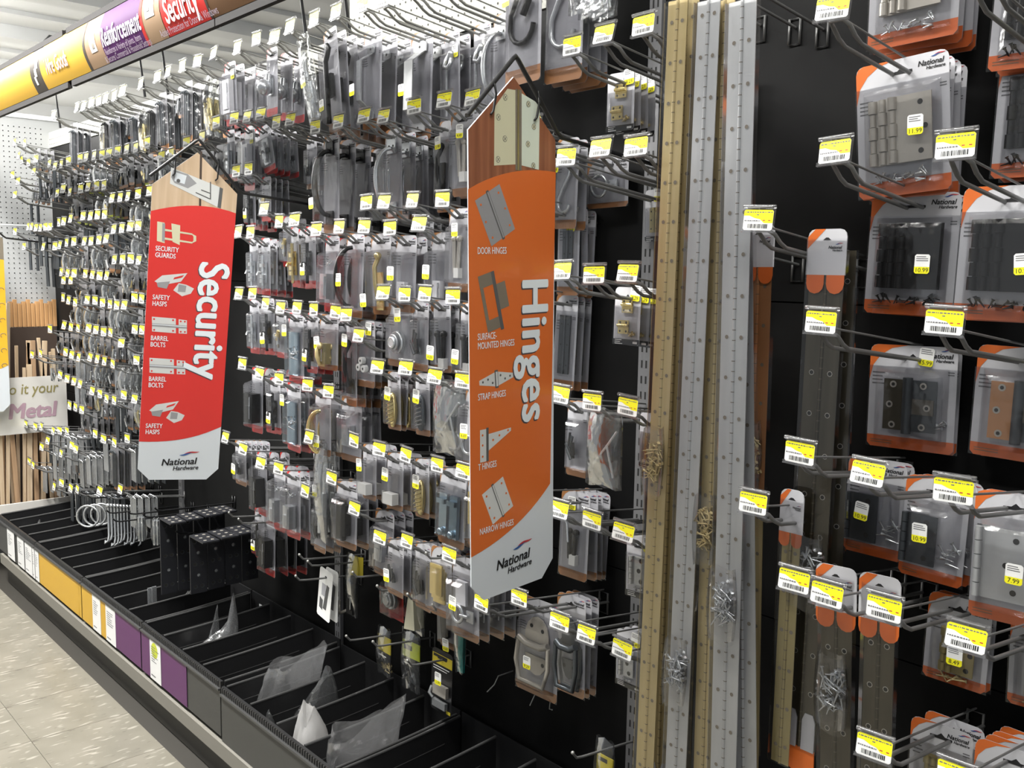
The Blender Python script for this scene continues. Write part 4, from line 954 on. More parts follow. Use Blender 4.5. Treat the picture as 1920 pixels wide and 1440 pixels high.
row('M', 5, [(457, 682, 'red_box', 3, 470), (490, 701, 'red_dark', 3, 512), (525, 710, 'red_screws', 3, 548), (579, 722, 'brass_bow', 2, 605), (618, 734, 'steel_slide', 2, 660), (676, 629), (711, 688, 'brass_oval', 2, 703), (764, 690, 'steel_oval', 3, 745),
             (819, 706, 'bracket_bag', 2, 822), (870, 714, 'clam_zinc', 2, 880)])
row('M', 6, [(426, 820, 'grey_card', 4, 432), (459, 842, 'red_box', 2, 492), (492, 868, 'red_silver', 2, 525), (525, 878, 'red_silver', 2, 548), (583, 820, 'long_zinc', 1, 590), (666, 826, 'white_item', 2, 676), (714, 842, 'white_item', 2, 742),
             (764, 853, 'brass_oval', 2, 770), (822, 871, 'blue_pull', 3, 815, {'sp': .03}), (872, 884, 'clam_brass', 2, 872)])
row('M', 7, [(430, 950, 'red_dark', 3, 487, {'tag': False}), (448, 962, 'red_box', 3, 508, {'tag': False}), (575, 920, 'dark_card', 2, 600), (624, 896, 'brown_box', 3, 645), (668, 953, 'steel_slide', 2, 722)])
row('M', 8, [(715, 1007, 'grey_card', 3, 728), (766, 1014, 'dark_card', 2, 780), (800, 1022, 'clam_brass', 2, 818, {'tag': False}), (845, 1040, 'clam_zinc', 3, 850)])
row('M', 9, [(562, 1028, {'tag': False}), (578, 1040, 'yel_latch', 1, 668, {'tag': False}), (555, 1068, 'white_card', 2, 612, {'tag': False, 'tilt': .12}), (662, 1060, 'dark_round', 2, 742, {'tag': False}), (708, 1085, 'wedge', 1, 790, {'tag': False}),
             (765, 1100, 'grey_blank', 2, 842, {'tag': False}), (812, 1120, 'teal_strip', 1, 872, {'tag': False})], L=.22)
row('M', 10, [(650, 1180, 'yel_bag', 1, 728, {'tag': False}), (700, 1190, 'yel_bag2', 1, 778, {'tag': False}), (765, 1225, 'yel_card', 1, 830, {'tag': False}), (1075, 1395, 'foot_bag', 1, 1142, {'tag': False})], L=.20)
# ---- beyond the red sign: the small hardware, packed rows of tags
FARK = ['far_zinc', 'far_dark', 'far_mix', 'far_zinc_bag', 'far_dark_bag', 'far_mix', 'far_dark', 'far_zinc_bag']
def far(zone, ri, us, vs, keys=None, L=.25, n=3, off=(14, 46), pale=False):
    hs = []
    for i, (u, v) in enumerate(zip(us, vs)):
        k = (keys or FARK)[(i * 3 + ri * 5) % len(keys or FARK)]
        if k: hs.append((u, v, k, n + (i + ri) % 2, u + random.uniform(*off)))
        else: hs.append((u, v))
    row(zone, ri, hs, L, fine=False, pale=pale, sp=.026)
far('T', 0, [103, 147, 160, 174, 187, 201, 216, 233, 267, 298, 318, 344, 373], [216, 202, 199, 193, 189, 184, 179, 170, 157, 144, 135, 123, 115],
    ['far_tall', 'far_talldark', 'far_zinc', 'far_brasschain', 'far_tall'], n=3, off=(36, 60), pale=True)
far('L', 0, [95, 106, 117, 130, 152, 164, 179, 193, 207, 223, 240, 257, 278, 305, 323, 352, 381], [307, 312, 308, 302, 297, 295, 292, 290, 288, 283, 280, 277, 267, 293, 288, 267, 257],
    ['far_dark', 'far_zinc_bag', 'far_brass', 'far_mix', None, 'far_zinc', 'far_dark'])
far('L', 1, [110, 121, 134, 153, 168, 183, 197, 213, 228, 243, 261, 282], [362, 354, 360, 354, 350, 348, 347, 372, 370, 368, 363, 358], ['far_brass', 'far_dark', 'far_dark_bag', 'far_mix', 'far_brass_bag'])
far('L', 2, [112, 122, 135, 158, 172, 185, 198, 216, 231, 247, 262], [417, 415, 410, 405, 405, 403, 402, 430, 428, 425, 423], ['far_bolts', 'far_dark', 'far_zinc_bag', 'far_zinc'])
far('L', 3, [105, 115, 127, 140, 161, 173, 188, 202, 217, 232, 247, 263], [462, 460, 455, 453, 453, 452, 450, 448, 487, 486, 485, 488])
far('L', 4, [117, 121, 129, 134, 141, 162, 176, 189, 203], [510, 525, 512, 525, 512, 513, 515, 517, 517], ['far_dark', 'far_zinc', None, 'far_zinc_bag'])
far('L', 5, [120, 131, 143, 166, 180, 194, 208, 221, 236, 254, 268], [558, 563, 567, 562, 563, 567, 570, 572, 572, 558, 560], ['far_zinc_bag', 'far_dark', 'far_mix', 'far_dark_bag'])
far('L', 6, [95, 123, 135, 148, 169, 182, 196, 209, 255, 268], [617, 610, 613, 615, 615, 618, 622, 623, 617, 618])
far('L', 7, [62, 78, 125, 137, 150, 172, 185, 198, 213, 230, 258], [665, 663, 660, 665, 670, 670, 673, 677, 682, 643, 675], ['far_zinc', 'far_rods', 'far_dark', 'far_zinc_bag'])
far('L', 8, [115, 128, 141, 153, 176, 189, 202, 216, 234, 255], [703, 710, 715, 720, 733, 738, 747, 750, 740, 748], ['far_rods', 'far_dark', 'far_zinc', 'far_bolts', 'far_brass_bag'])
far('L', 9, [132, 143, 155], [760, 763, 768], ['far_bolts', 'far_dark'], off=(18, 40))
far('L', 10, [50, 68, 80, 102, 113, 127, 180, 196, 216, 240], [795, 800, 800, 808, 807, 808, 813, 823, 830, 822], ['far_rods', 'far_bolts', 'far_rods', 'far_tall'], n=4, off=(16, 60))
far('L', 11, [56, 64, 80, 92, 117, 137, 145], [865, 872, 838, 826, 850, 835, 842], ['far_rods', 'far_rods', 'far_bolts'], n=4, off=(18, 60))
far('L', 12, [135, 147, 190, 228, 117, 104], [915, 917, 920, 917, 905, 912], ['far_bolts', 'far_rods'], n=3, off=(20, 50))
far('L', 13, [30, 38, 48, 42, 55, 70, 25, 36, 66, 30], [267, 292, 268, 300, 305, 298, 328, 340, 322, 365], ['far_bolts', 'far_dark', None, 'far_zinc'], n=2, off=(22, 45), pale=True)
far('L', 14, [55, 62, 70, 78, 87, 96, 30, 47, 84], [425, 425, 427, 427, 425, 425, 434, 462, 463], ['far_dark', 'far_bolts', None], n=2, off=(20, 45))

# ================================================================== LONG CONTINUOUS HINGES
def strip(u0, v0, u1, v1, y, wd, m, label, tilt=0.0, bag=None, cap=None, foot=False, yaw=0.0, z1=None, thick=.0016):
    """an open piano hinge hanging from the wall: two leaves, a knuckled pin, screw holes; (u0,v0)-(u1,v1) its middle line in the photo"""
    A = at(u0, v0, y); B = at(u1, v1, y)
    if z1 is not None: B = A + (B - A) * ((z1 - A.z) / (B.z - A.z))
    ln = (B - A).length; mid = B; up = (A - B).normalized()
    rt = Vector((math.cos(yaw), math.sin(yaw), 0)); rt = (rt - up * rt.dot(up)).normalized()
    Rm = Matrix((rt, up.cross(rt), up)).transposed()
    t = tag(obj('continuous_hinge', None, None, mid, Rm), label, 'piano hinge', 'long piano hinges hanging on the wall')
    for s in (-1, 1):
        lf = MB(); x0, x1 = (.0024, wd / 2) if s > 0 else (-wd / 2, -.0024)
        lf.bounds(x0, x1, -thick / 2, thick / 2, 0, ln, m)
        k = 0; z = .03
        while z < ln - .02:
            xx = s * wd * .27; lf.disc((xx, z), .0046, -thick / 2 - .0003, 'nickel' if m in ('bronze',) else m, 8); lf.disc((xx, z), .0034, -thick / 2 - .0006, 'hole' if m == 'bronze' else 'print_bronze', 8); z += .065
        obj('leaf', lf, t)
    kn = MB(); kn.tube([(0, -.0008, 0), (0, -.0008, ln)], .0028, m, 7)
    z = .012
    while z < ln - .01: kn.tube([(0, -.0008, z - .0006), (0, -.0008, z + .0006)], .00302, 'knuckle_line', 7); z += .0165
    obj('knuckle', kn, t)
    if bag:
        z = bag[0]; b_ = MB()
        rnd = random.Random(int(z * 1000)); screws(b_, 0, z, -.012, 48, bag[1], wd * .34, .030, .019, rnd); obj('screws', b_, t)
        s_ = MB(); n = 8; vs = []
        for i in range(n + 1):
            zz = z - .06 + .12 * i / n; k = .82 + .18 * math.sin(math.pi * i / n)
            for a in range(10): vs.append((wd * .58 * k * math.cos(a * math.pi / 5), -.012 + .016 * k * math.sin(a * math.pi / 5) - .004, zz + .004 * math.sin(2 * a)))
        s_.add(vs, [(i * 10 + a, i * 10 + (a + 1) % 10, (i + 1) * 10 + (a + 1) % 10, (i + 1) * 10 + a) for i in range(n) for a in range(10)], 'clear', True); obj('screw_bag', s_, t)
    if cap:
        c = MB(); w2 = cap * wd / 2; z0 = ln - .085
        for s in (-1, 1):
            xc = s * w2 * .52
            pl = [(xc - w2 * .46, z0 + .016)] + arc(xc, z0 + .016, w2 * .46, 180, 360, 6)[1:] + [(xc + w2 * .46, z0 + .03), (xc - w2 * .46, z0 + .03)]
            c.flat(pl, -.0042, 'orange')
        pl = [(-w2, z0 + .03), (w2, z0 + .03)] + arc(w2 - .012, z0 + .088, .012, 0, 90, 3) + arc(-w2 + .012, z0 + .088, .012, 90, 180, 3)
        c.prism(pl, -.004, -.002, 'card_pale')
        c.flat([(-w2, z0 + .07), (-w2 * .1, z0 + .1), (-w2 + .012, z0 + .1), (-w2, z0 + .088)], -.0043, 'orange')
        c.flat([(-.007, z0 + .083), (.007, z0 + .083), (.002, z0 + .087), (-.002, z0 + .087)], -.0044, 'ink')
        cc = obj('hang_card', c, t); lw = w2 * .8
        obj('logo', logo_mesh(lw), cc, (w2 * .42, -.0046, z0 + .072), FRONT)
    if foot:
        c = MB()
        for s in (-1, 1):
            xc = s * wd * .28; hw = wd * .2
            c.prism([(xc - hw, 0), (xc + hw, 0), (xc + hw, .05), (xc + hw * .6, .062), (xc - hw * .6, .062), (xc - hw, .05)], -.004, -.002, 'card_pale')
        c.prism([(-wd * .52, -.03), (0, -.045), (wd * .52, -.03), (wd * .5, .002), (-wd * .5, .002)], -.0035, -.0018, 'orange' if foot == 'orange' else 'card_pale'); obj('foot_card', c, t)
    sl = MB(); e = .004
    sl.add([(x, yy, z) for z in (.0, ln) for x, yy in ((-wd / 2 - e, -.006), (wd / 2 + e, -.006), (wd / 2 + e, .005), (-wd / 2 - e, .005))], [(0, 1, 5, 4), (1, 2, 6, 5), (3, 0, 4, 7)], 'clear'); obj('sleeve', sl, t)
    return t
ZB = .52
strip(1272, 0, 1230, 960, 1.275, .040, 'brass', 'bright brass piano hinge, frontmost of the brass ones', bag=(.66, 'brass'), z1=ZB, foot='white')
strip(1288, 0, 1252, 960, 1.325, .042, 'brass', 'brass piano hinge directly behind the front brass one', z1=ZB + .02, yaw=.5, foot='white')
strip(1275, 0, 1246, 960, 1.365, .040, 'brass', 'rearmost brass piano hinge left of the silver ones', z1=ZB + .04, yaw=.25, bag=(.30, 'brass'))
strip(1330, 0, 1288, 960, 1.275, .044, 'steel', 'silver piano hinge between two brass hinges, bag of screws low down', bag=(.30, 'zinc'), z1=ZB)
strip(1338, 0, 1300, 960, 1.33, .044, 'dark_steel', 'dark silver piano hinge behind the middle silver one', z1=ZB + .03, yaw=.3, bag=(.42, 'zinc'))
strip(1360, 0, 1318, 1440, 1.288, .038, 'brass', 'brass piano hinge with its left leaf beside wide silver hinge', z1=ZB, bag=(.56, 'brass'))
strip(1393, 0, 1356, 1440, 1.266, .050, 'steel', 'wide silver piano hinge, rightmost of the long hanging hinges', bag=(.44, 'zinc'), z1=ZB + .01)
strip(1384, 300, 1394, 1440, 1.284, .048, 'steel', 'silver piano hinge fanned out below the widest silver one', z1=ZB, yaw=.1)
strip(1425, 438, 1408, 930, 1.36, .050, 'copper', 'copper coloured piano hinge with orange hang card', cap=1.2, bag=(.07, 'brass'))
strip(1418, 620, 1404, 1430, 1.40, .040, 'brass', 'brass piano hinge behind the copper one', z1=.60)
strip(1554, 448, 1498, 1400, 1.34, .058, 'bronze', 'long bronze piano hinge with orange and grey hang card', cap=1.12, foot='orange', bag=(.30, 'zinc'))
strip(1575, 470, 1535, 1380, 1.375, .050, 'bronze', 'bronze piano hinge behind the long bronze one', yaw=.3)
strip(1488, 935, 1462, 1430, 1.32, .032, 'dull_brass', 'narrow brass edged piano hinge left of the bronze ones', cap=1.3)
strip(1570, 1078, 1565, 1480, 1.315, .050, 'bronze', 'short dark hinge with orange card and price sticker', cap=1.35, bag=(.16, 'zinc'))
strip(1652, 1096, 1640, 1480, 1.315, .046, 'bronze', 'short dark hinge with orange card, nearest the brass packs', cap=1.4)
for k, (u, v) in enumerate(((1240, -95), (1308, -95), (1362, -95))):
    hook(u, v, .29, 'wire hook above the piano hinges, %s from the brass side' % ORD[k], True, False, False, 'wire peg hooks')

# ================================================================== HANGING CATEGORY SIGNS
SW = .2176
def sign(name, label, pos, dirw, up, art, mcol, mtop, armpts, group='category signs hung out from the wall'):
    x = Vector(dirw).normalized(); z = Vector(up); z = (z - x * z.dot(x)).normalized(); yv = -(x.cross(z))
    Rm = Matrix((x, yv, z)).transposed(); M = Matrix.Translation(pos) @ Rm.to_4x4()
    t = tag(obj(name, None, None, pos, Rm), label, 'sign', group)
    W = SW
    out = [(-.5, -3.615), (-.356, -3.763), (.356, -3.763), (.5, -3.615), (.5, 0), (0, .445), (-.5, 0)]
    b_ = MB(); b_.prism([(a * W, c * W) for a, c in out], -.0015, .0015, 'sign_white'); obj('board', b_, t)
    art(t, W)
    inv = M.inverted(); pts = [(-.53 * W, -.006, .10 * W), (0, -.006, .60 * W), (.54 * W, -.006, .02 * W)]
    e = M @ Vector(pts[-1]); end = inv @ Vector((e.x, WY - .004, e.z - .03))
    hb = MB(); hb.tube(pts[:1] + [(-.03 * W, -.006, .575 * W), (0, -.006, .60 * W), (.03 * W, -.006, .575 * W)] + [(.50 * W, -.006, .06 * W), (.56 * W, -.006, .02 * W), tuple(end)], .0042, 'wire_black', 8)
    for s in (-1, 1): hb.tube([(s * .25 * W, -.009, .36 * W), (s * .25 * W, -.013, .28 * W), (s * .25 * W, -.006, .16 * W), (s * .25 * W - .006, -.006, .13 * W)], .0022, 'wire_black', 6)
    obj('hanger', hb, t)
    return t
def region(t, W, name, pts, y, m):
    q = MB(); q.flat([(a * W, c * W) for a, c in pts], y, m); return obj(name, q, t)
def curve(pts, n=10):
    """smooth line through three points (s,t)"""
    (a, b), (c, d), (e, f) = pts; r = []
    for i in range(n + 1):
        k = i / n; r.append(((1 - k) ** 2 * a + 2 * k * (1 - k) * c + k * k * e, (1 - k) ** 2 * b + 2 * k * (1 - k) * d + k * k * f))
    return r
def stext(t, W, s, size, m, st, bold=.0, sq=.85, align='LEFT', down=False, name='lettering', line=.95, y=-.0026, spacing=1.0):
    me = text_mesh(s, size, m, bold, 0, sq, align, spacing, line)
    R = frame((0, 0, -1), (1, 0, 0)) if down else FRONT
    return obj(name, me, t, (st[0] * W, y, st[1] * W), R)
def print_hinge(t, W, c, w, h, ang, m, pin=True, taper=None):
    q = MB(); R = Matrix.Rotation(math.radians(ang), 2)
    def P(pts, mm, y): q.flat([tuple(Vector((c[0] * W, c[1] * W)) + R @ Vector(p)) for p in pts], y, mm)
    if taper:
        P([(-w / 2, -taper), (-.002, -h / 2), (-.002, h / 2), (-w / 2, taper)], m, -.0022); P([(.002, -h / 2), (w / 2, -taper), (w / 2, taper), (.002, h / 2)], m, -.0022)
        hs = [(-.4, 0), (-.25, .1), (-.12, -.2), (.12, .2), (.25, -.1), (.4, 0)]
    else:
        P([(-w / 2, -h / 2), (w / 2, -h / 2), (w / 2, h / 2), (-w / 2, h / 2)], m, -.0022)
        hs = [(-.36, .36), (-.40, 0), (-.36, -.36), (.36, .36), (.40, 0), (.36, -.36)]
    if pin: P([(-w * .05, -h / 2 - .003), (w * .05, -h / 2 - .003), (w * .05, h / 2 + .003), (-w * .05, h / 2 + .003)], 'print_dark', -.0024); P([(-w * .02, -h / 2), (w * .035, -h / 2), (w * .035, h / 2), (-w * .02, h / 2)], m, -.0026)
    for a, b in hs:
        P([(a * w + .0022 * math.cos(k * math.pi / 4), b * h + .0022 * math.sin(k * math.pi / 4)) for k in range(8)], 'sign_orange' if m != 'print_pale' or not taper else 'print_dark', -.0025)
    return obj('hinge_picture', q, t)
def logo_on(t, W, st, wd):
    obj('logo', logo_mesh(wd), t, (st[0] * W, -.0026, st[1] * W), FRONT @ Matrix.Rotation(math.radians(3), 3, 'Z'))
def f1(u, v): return ((u - (876 + (v - 240) * .010)) / 161.0 - .5, -(v - 251 - 13 * math.sin(math.pi * (v - 251) / 824)) / 824 * 3.615)
def art_hinges(t, W):
    top = curve([f1(876, 357), f1(950, 305), f1(1039, 314)])
    region(t, W, 'wood_top', [(-.5, 0)] + [(-.5, top[0][1])] + top + [(.5, 0), (0, .445)], -.0018, 'sign_wood')
    bot = curve([f1(883, 1020), f1(975, 1000), f1(1037, 925)])
    region(t, W, 'orange_field', bot + top[::-1], -.0020, 'sign_orange')
    region(t, W, 'hinge_plate', [f1(921, 205), f1(944, 168), f1(962, 168), f1(963, 305), f1(921, 311)], -.0021, 'print_cream')
    region(t, W, 'hinge_plate', [f1(970, 172), f1(996, 183), f1(1005, 192), f1(1005, 312), f1(970, 306)], -.0021, 'print_mint')
    q = MB()
    for a, m_ in ((961.5, 'print_bronze'), (965.0, 'dull_brass'), (968.5, 'print_bronze')):
        (s0, t0), (s1, t1) = f1(a - 1.6, 316), f1(a + 1.6, 166); q.rect(s0 * W, s1 * W, t0 * W, t1 * W, -.0023, m_)
    for u, v in ((940, 184), (928, 222), (940, 260), (928, 299), (983, 190), (994, 231), (983, 265), (994, 305)):
        s, tt = f1(u, v); q.disc((s * W, tt * W), .0055, -.0024, 'print_dark', 12); q.disc((s * W, tt * W), .0047, -.0026, 'print_cream', 12)
        for d in (1, -1): q.flat([(s * W - .003, tt * W - d * .003 - .0007), (s * W - .003, tt * W - d * .003 + .0007), (s * W + .003, tt * W + d * .003 + .0007), (s * W + .003, tt * W + d * .003 - .0007)], -.0028, 'print_dark')
    obj('hinge_picture', q, t)
    print_hinge(t, W, f1(924, 402), .066, .085, 27, 'print_grey')
    h2 = MB(); cx, cz = f1(921, 560); cx *= W; cz *= W; R = Matrix.Rotation(math.radians(14), 2)
    for (x0, x1, z0, z1, m_) in ((-.026, -.018, -.05, .05, 'print_bronze'), (-.018, .006, .028, .05, 'print_bronze'), (-.018, .006, -.05, -.03, 'print_bronze'), (.006, .014, -.055, .05, 'print_dark'), (.014, .036, -.02, .026, 'print_bronze')):
        h2.flat([tuple(Vector((cx, cz)) + R @ Vector(p)) for p in ((x0, z0), (x1, z0), (x1, z1), (x0, z1))], -.0024, m_)
    obj('hinge_picture', h2, t)
    print_hinge(t, W, f1(928, 705), .085, .026, 4, 'print_pale', True, .004)
    q = MB(); cx, cz = f1(925, 822); cx *= W; cz *= W
    q.rect(cx - .036, cx - .020, cz - .03, cz + .028, -.0024, 'print_pale'); q.flat([(cx - .016, cz - .012), (cx + .042, cz + .016), (cx + .042, cz + .022), (cx - .016, cz + .018)], -.0024, 'print_pale')
    q.rect(cx - .021, cx - .015, cz - .03, cz + .03, -.0026, 'print_dark')
    for dx, dz in ((-.03, .018), (-.03, 0), (-.03, -.02), (-.004, .006), (.012, .012), (.034, .018)): q.disc((cx + dx, cz + dz), .0022, -.0027, 'sign_orange', 8)
    obj('hinge_picture', q, t)
    print_hinge(t, W, f1(932, 930), .058, .066, 24, 'print_pale')
    tx = 'sign_text'
    for s, u, v in (('DOOR HINGES', 892, 468), ('SURFACE-\nMOUNTED HINGES', 893, 633), ('STRAP HINGES', 894, 734), ('T HINGES', 895, 861), ('NARROW HINGES', 898, 979)):
        stext(t, W, s, .0165, tx, f1(u, v), .012, .64)
    s_, t_ = f1(999, 660)
    stext(t, W, 'Hinges', .098, 'letter_shadow', (s_ - .010, t_ - .010), .034, .95, 'CENTER', True, y=-.0022, spacing=1.04)
    stext(t, W, 'Hinges', .098, tx, (s_, t_), .030, .95, 'CENTER', True, spacing=1.04)
    logo_on(t, W, f1(962, 1050), .105)
C0 = Vector((0, 0, H)); KS = 1.36
def scaled(p): return C0 + (Vector(p) - C0) * KS
sign('hanging_sign', 'tall orange sign lettered Hinges with pictures of door hinges', scaled((-.92187, .82050, 1.67422)), (-.08026, .99618, .0344), (.01125, -.0336, .99937), art_hinges, 'sign_orange', 'sign_wood', None)
def f2(u, v): return ((u - (289 - (v - 351) * .059)) / 154.0 - .5, -(v - 357 - 10 * math.sin(math.pi * (v - 357) / 520)) / 520 * 3.615)
def art_security(t, W):
    top = curve([f2(286, 406), f2(370, 375), f2(442, 394)]); top[0] = (-.5, top[0][1]); top[-1] = (.5, top[-1][1])
    region(t, W, 'wood_top', [(-.5, 0)] + top + [(.5, 0), (0, .445)], -.0018, 'pale_wood')
    bot = curve([f2(262, 827), f2(350, 830), f2(415, 798)]); bot[0] = (-.5, bot[0][1]); bot[-1] = (.5, bot[-1][1])
    region(t, W, 'red_field', bot + top[::-1], -.0020, 'sign_red')
    q = MB()
    def Q(pts, m, y=-.0023): q.flat([(a * W, c * W) for a, c in (f2(*p) for p in pts)], y, m)
    Q([(374, 286), (378, 286), (376, 388), (372, 388)], 'box_brown', -.0019)
    Q([(322, 322), (410, 348), (406, 386), (320, 352)], 'print_pale'); Q([(410, 348), (416, 350), (412, 388), (406, 386)], 'print_dark')
    Q([(326, 326), (352, 331), (368, 346), (352, 357), (328, 350), (322, 340)], 'print_grey', -.0025); Q([(330, 330), (350, 334), (346, 350), (328, 346)], 'sign_white', -.0027)
    q.disc(tuple(c * W for c in f2(335, 345)), .005, -.0029, 'print_dark', 10)
    for a in ([(376, 356), (394, 361), (394, 363), (376, 358)], [(392, 340), (394, 340), (394, 374), (392, 372)], [(366, 362), (392, 371), (392, 373), (366, 364)]): Q(a, 'print_dark', -.0026)
    def flush(nm):
        nonlocal q
        obj(nm, q, t); q = MB()
    flush('lock_picture')
    Q([(297, 424), (310, 425), (310, 463), (296, 460)], 'print_cream'); Q([(322, 425), (338, 427), (337, 464), (324, 459)], 'print_cream')
    for a in ([(306, 436), (360, 440), (360, 443), (306, 440)], [(306, 452), (360, 456), (360, 459), (306, 456)], [(358, 440), (367, 444), (367, 454), (358, 459), (362, 453), (362, 446)]): Q(a, 'print_cream', -.0025)
    Q([(306, 426), (311, 427), (310, 460), (305, 460)], 'print_grey', -.0026)
    # safety hasps, barrel bolts
    def hasp(u, v, s):
        Q([(u, v + 20 * s), (u + 14 * s, v + 8 * s), (u + 60 * s, v), (u + 48 * s, v + 17 * s), (u + 14 * s, v + 26 * s)], 'print_pale'); Q([(u + 36 * s, v + 10 * s), (u + 54 * s, v + 4 * s), (u + 50 * s, v + 9 * s), (u + 34 * s, v + 14 * s)], 'sign_red', -.0025)
        Q([(u + 4 * s, v + 22 * s), (u + 28 * s, v + 18 * s), (u + 22 * s, v + 32 * s), (u + 6 * s, v + 30 * s)], 'print_grey', -.0024)
        Q([(u + 34 * s, v + 34 * s), (u + 44 * s, v + 20 * s), (u + 58 * s, v + 22 * s), (u + 72 * s, v + 28 * s), (u + 66 * s, v + 38 * s), (u + 50 * s, v + 44 * s)], 'print_pale'); Q([(u + 44 * s, v + 22 * s), (u + 58 * s, v + 24 * s), (u + 56 * s, v + 36 * s), (u + 42 * s, v + 36 * s)], 'print_grey', -.0024)
    flush('guard_picture'); hasp(291, 515, 1.0); flush('hasp_picture'); hasp(280, 752, .92); flush('hasp_picture')
    def barrel(u, v, w, h, sq):
        Q([(u, v), (u + w * .68, v + 1), (u + w * .68, v + h), (u, v + h - 1)], 'print_pale'); Q([(u + w * .76, v + 2), (u + w, v + 3), (u + w, v + h), (u + w * .76, v + h)], 'print_pale')
        Q([(u, v + h * .42), (u + w, v + h * .46), (u + w, v + h * .66), (u, v + h * .62)], 'print_grey', -.0025); Q([(u, v + h * .46), (u + w, v + h * .50), (u + w, v + h * .56), (u, v + h * .52)], 'sign_white', -.0027)
        for a, b in ((.06, .15), (.06, .85), (.60, .15), (.60, .85), (.82, .2), (.94, .2), (.82, .88), (.94, .88)): q.disc(tuple(c * W for c in f2(u + a * w, v + b * h)), .0026, -.0026, 'sign_red', 8)
    barrel(286, 600, 64, 28, 0); flush('bolt_picture'); barrel(281, 675, 66, 28, 1); flush('bolt_picture')
    for s, u, v in (('SECURITY\nGUARDS', 293, 480), ('SAFETY\nHASPS', 287, 570), ('BARREL\nBOLTS', 283, 645), ('BARREL\nBOLTS', 279, 719), ('SAFETY\nHASPS', 273, 804)):
        stext(t, W, s, .0185, 'sign_text', f2(u, v), .018, .72)
    s_, t_ = f2(392, 602)
    stext(t, W, 'Security', .112, 'letter_shadow', (s_ - .010, t_ - .010), .034, .90, 'CENTER', True, y=-.0022)
    stext(t, W, 'Security', .112, 'sign_text', (s_, t_), .030, .90, 'CENTER', True)
    logo_on(t, W, f2(335, 864), .112)
sign('hanging_sign', 'tall red sign lettered Security with pictures of bolts and hasps', scaled((-1.83717, .79872, 1.65386)), (.30464, .95009, -.06721), (.13884, .02551, .98999), art_security, 'sign_red', 'pale_wood', None)
def art_yellow(t, W):
    region(t, W, 'yellow_field', curve([(-.5, -2.95), (.1, -2.95), (.5, -2.75)]) + curve([(.5, -.45), (.1, -.4), (-.5, -.5)]), -.0020, 'sign_yellow')
    region(t, W, 'picture_top', [(-.5, -.5), (.5, -.45), (.5, 0), (0, .445), (-.5, 0)], -.0018, 'print_bronze')
    q = MB()
    for k in range(6): q.tube([(.42 * W + .012 * math.cos(a * .6), -.0026, (-1.1 - .33 * k) * W + .010 * math.sin(a * .6)) for a in range(8)], .0014, 'print_bronze', 5)
    obj('hook_pictures', q, t)
sign('hanging_sign', 'yellow category sign at the far end beside the wooden sticks', Vector((-4.97, 1.107, 1.62)), (.0, 1.0, .0), (.0, .0, 1), art_yellow, 'sign_yellow', 'pale_wood', None)

# ================================================================== DISPLAY OF WOODEN STICKS AT THE FAR END
sd = thing('stick_display', 'white cardboard rack of wooden dowels below the white pegboard', 'display rack', (-5.165, 1.3, .25))
O = Vector((-5.165, 1.3, .25))
q = MB(); q.bounds(-.14, .10, -.22, .235, -.11, .02, 'box_brown'); obj('tray', q, sd)
q = MB(); q.bounds(.10, .112, -.22, .20, .01, .075, 'box_white'); q.bounds(-.14, .112, -.232, -.22, .01, .075, 'box_white'); obj('tray_lip', q, sd)
q = MB(); q.bounds(-.15, -.14, -.22, .235, -.1, .93, 'box_brown'); obj('back_panel', q, sd)
q = MB(); q.bounds(.10, .106, -.23, .20, .42, .70, 'box_white'); hb = obj('header_card', q, sd)
RX = frame((0, 1, 0), (0, 0, 1))
obj('lettering', text_mesh('Do it your', .075, 'script_olive', .01, .15, .85), hb, (.108, .02, .640), RX)
obj('lettering', text_mesh('Metal', .105, 'script_mauve', .04, .15, .95), hb, (.108, .035, .530), RX)
rr = random.Random(5)
for k in range(26):
    y = -.20 + .40 * (k % 13) / 12.5 + rr.uniform(-.01, .01); x = .05 - .09 * (k // 13); ht = rr.uniform(1.02, 1.12) if 2 <= k % 13 < 6 else rr.uniform(.70, .86)
    q = MB(); wq = rr.uniform(.012, .024); lean = rr.uniform(-.05, .05)
    q.box((0, lean * ht / 2, ht / 2), (.014, wq, ht), ('stick', 'stick', 'dark_stick')[k % 3], Matrix.Rotation(-lean, 3, 'X'))
    tag(obj('wooden_stick', q, None, O + Vector((x, y, .022))), 'wooden stick in the white rack, %s from the aisle in the %s row' % (ORD[k % 13], 'front' if k < 13 else 'back'), 'wooden stick', 'wooden sticks in the rack')
for k in range(12):
    q = MB(); q.bounds(-.006, .006, -.009, .009, 0, .12 + .01 * (k % 3), 'orange_stick')
    tag(obj('wooden_dowel', q, None, (-5.318, 1.30 + .021 * k, 1.183)), 'short orange dowel on the white pegboard, %s from the aisle' % ORD[k], 'dowel', 'short orange dowels')

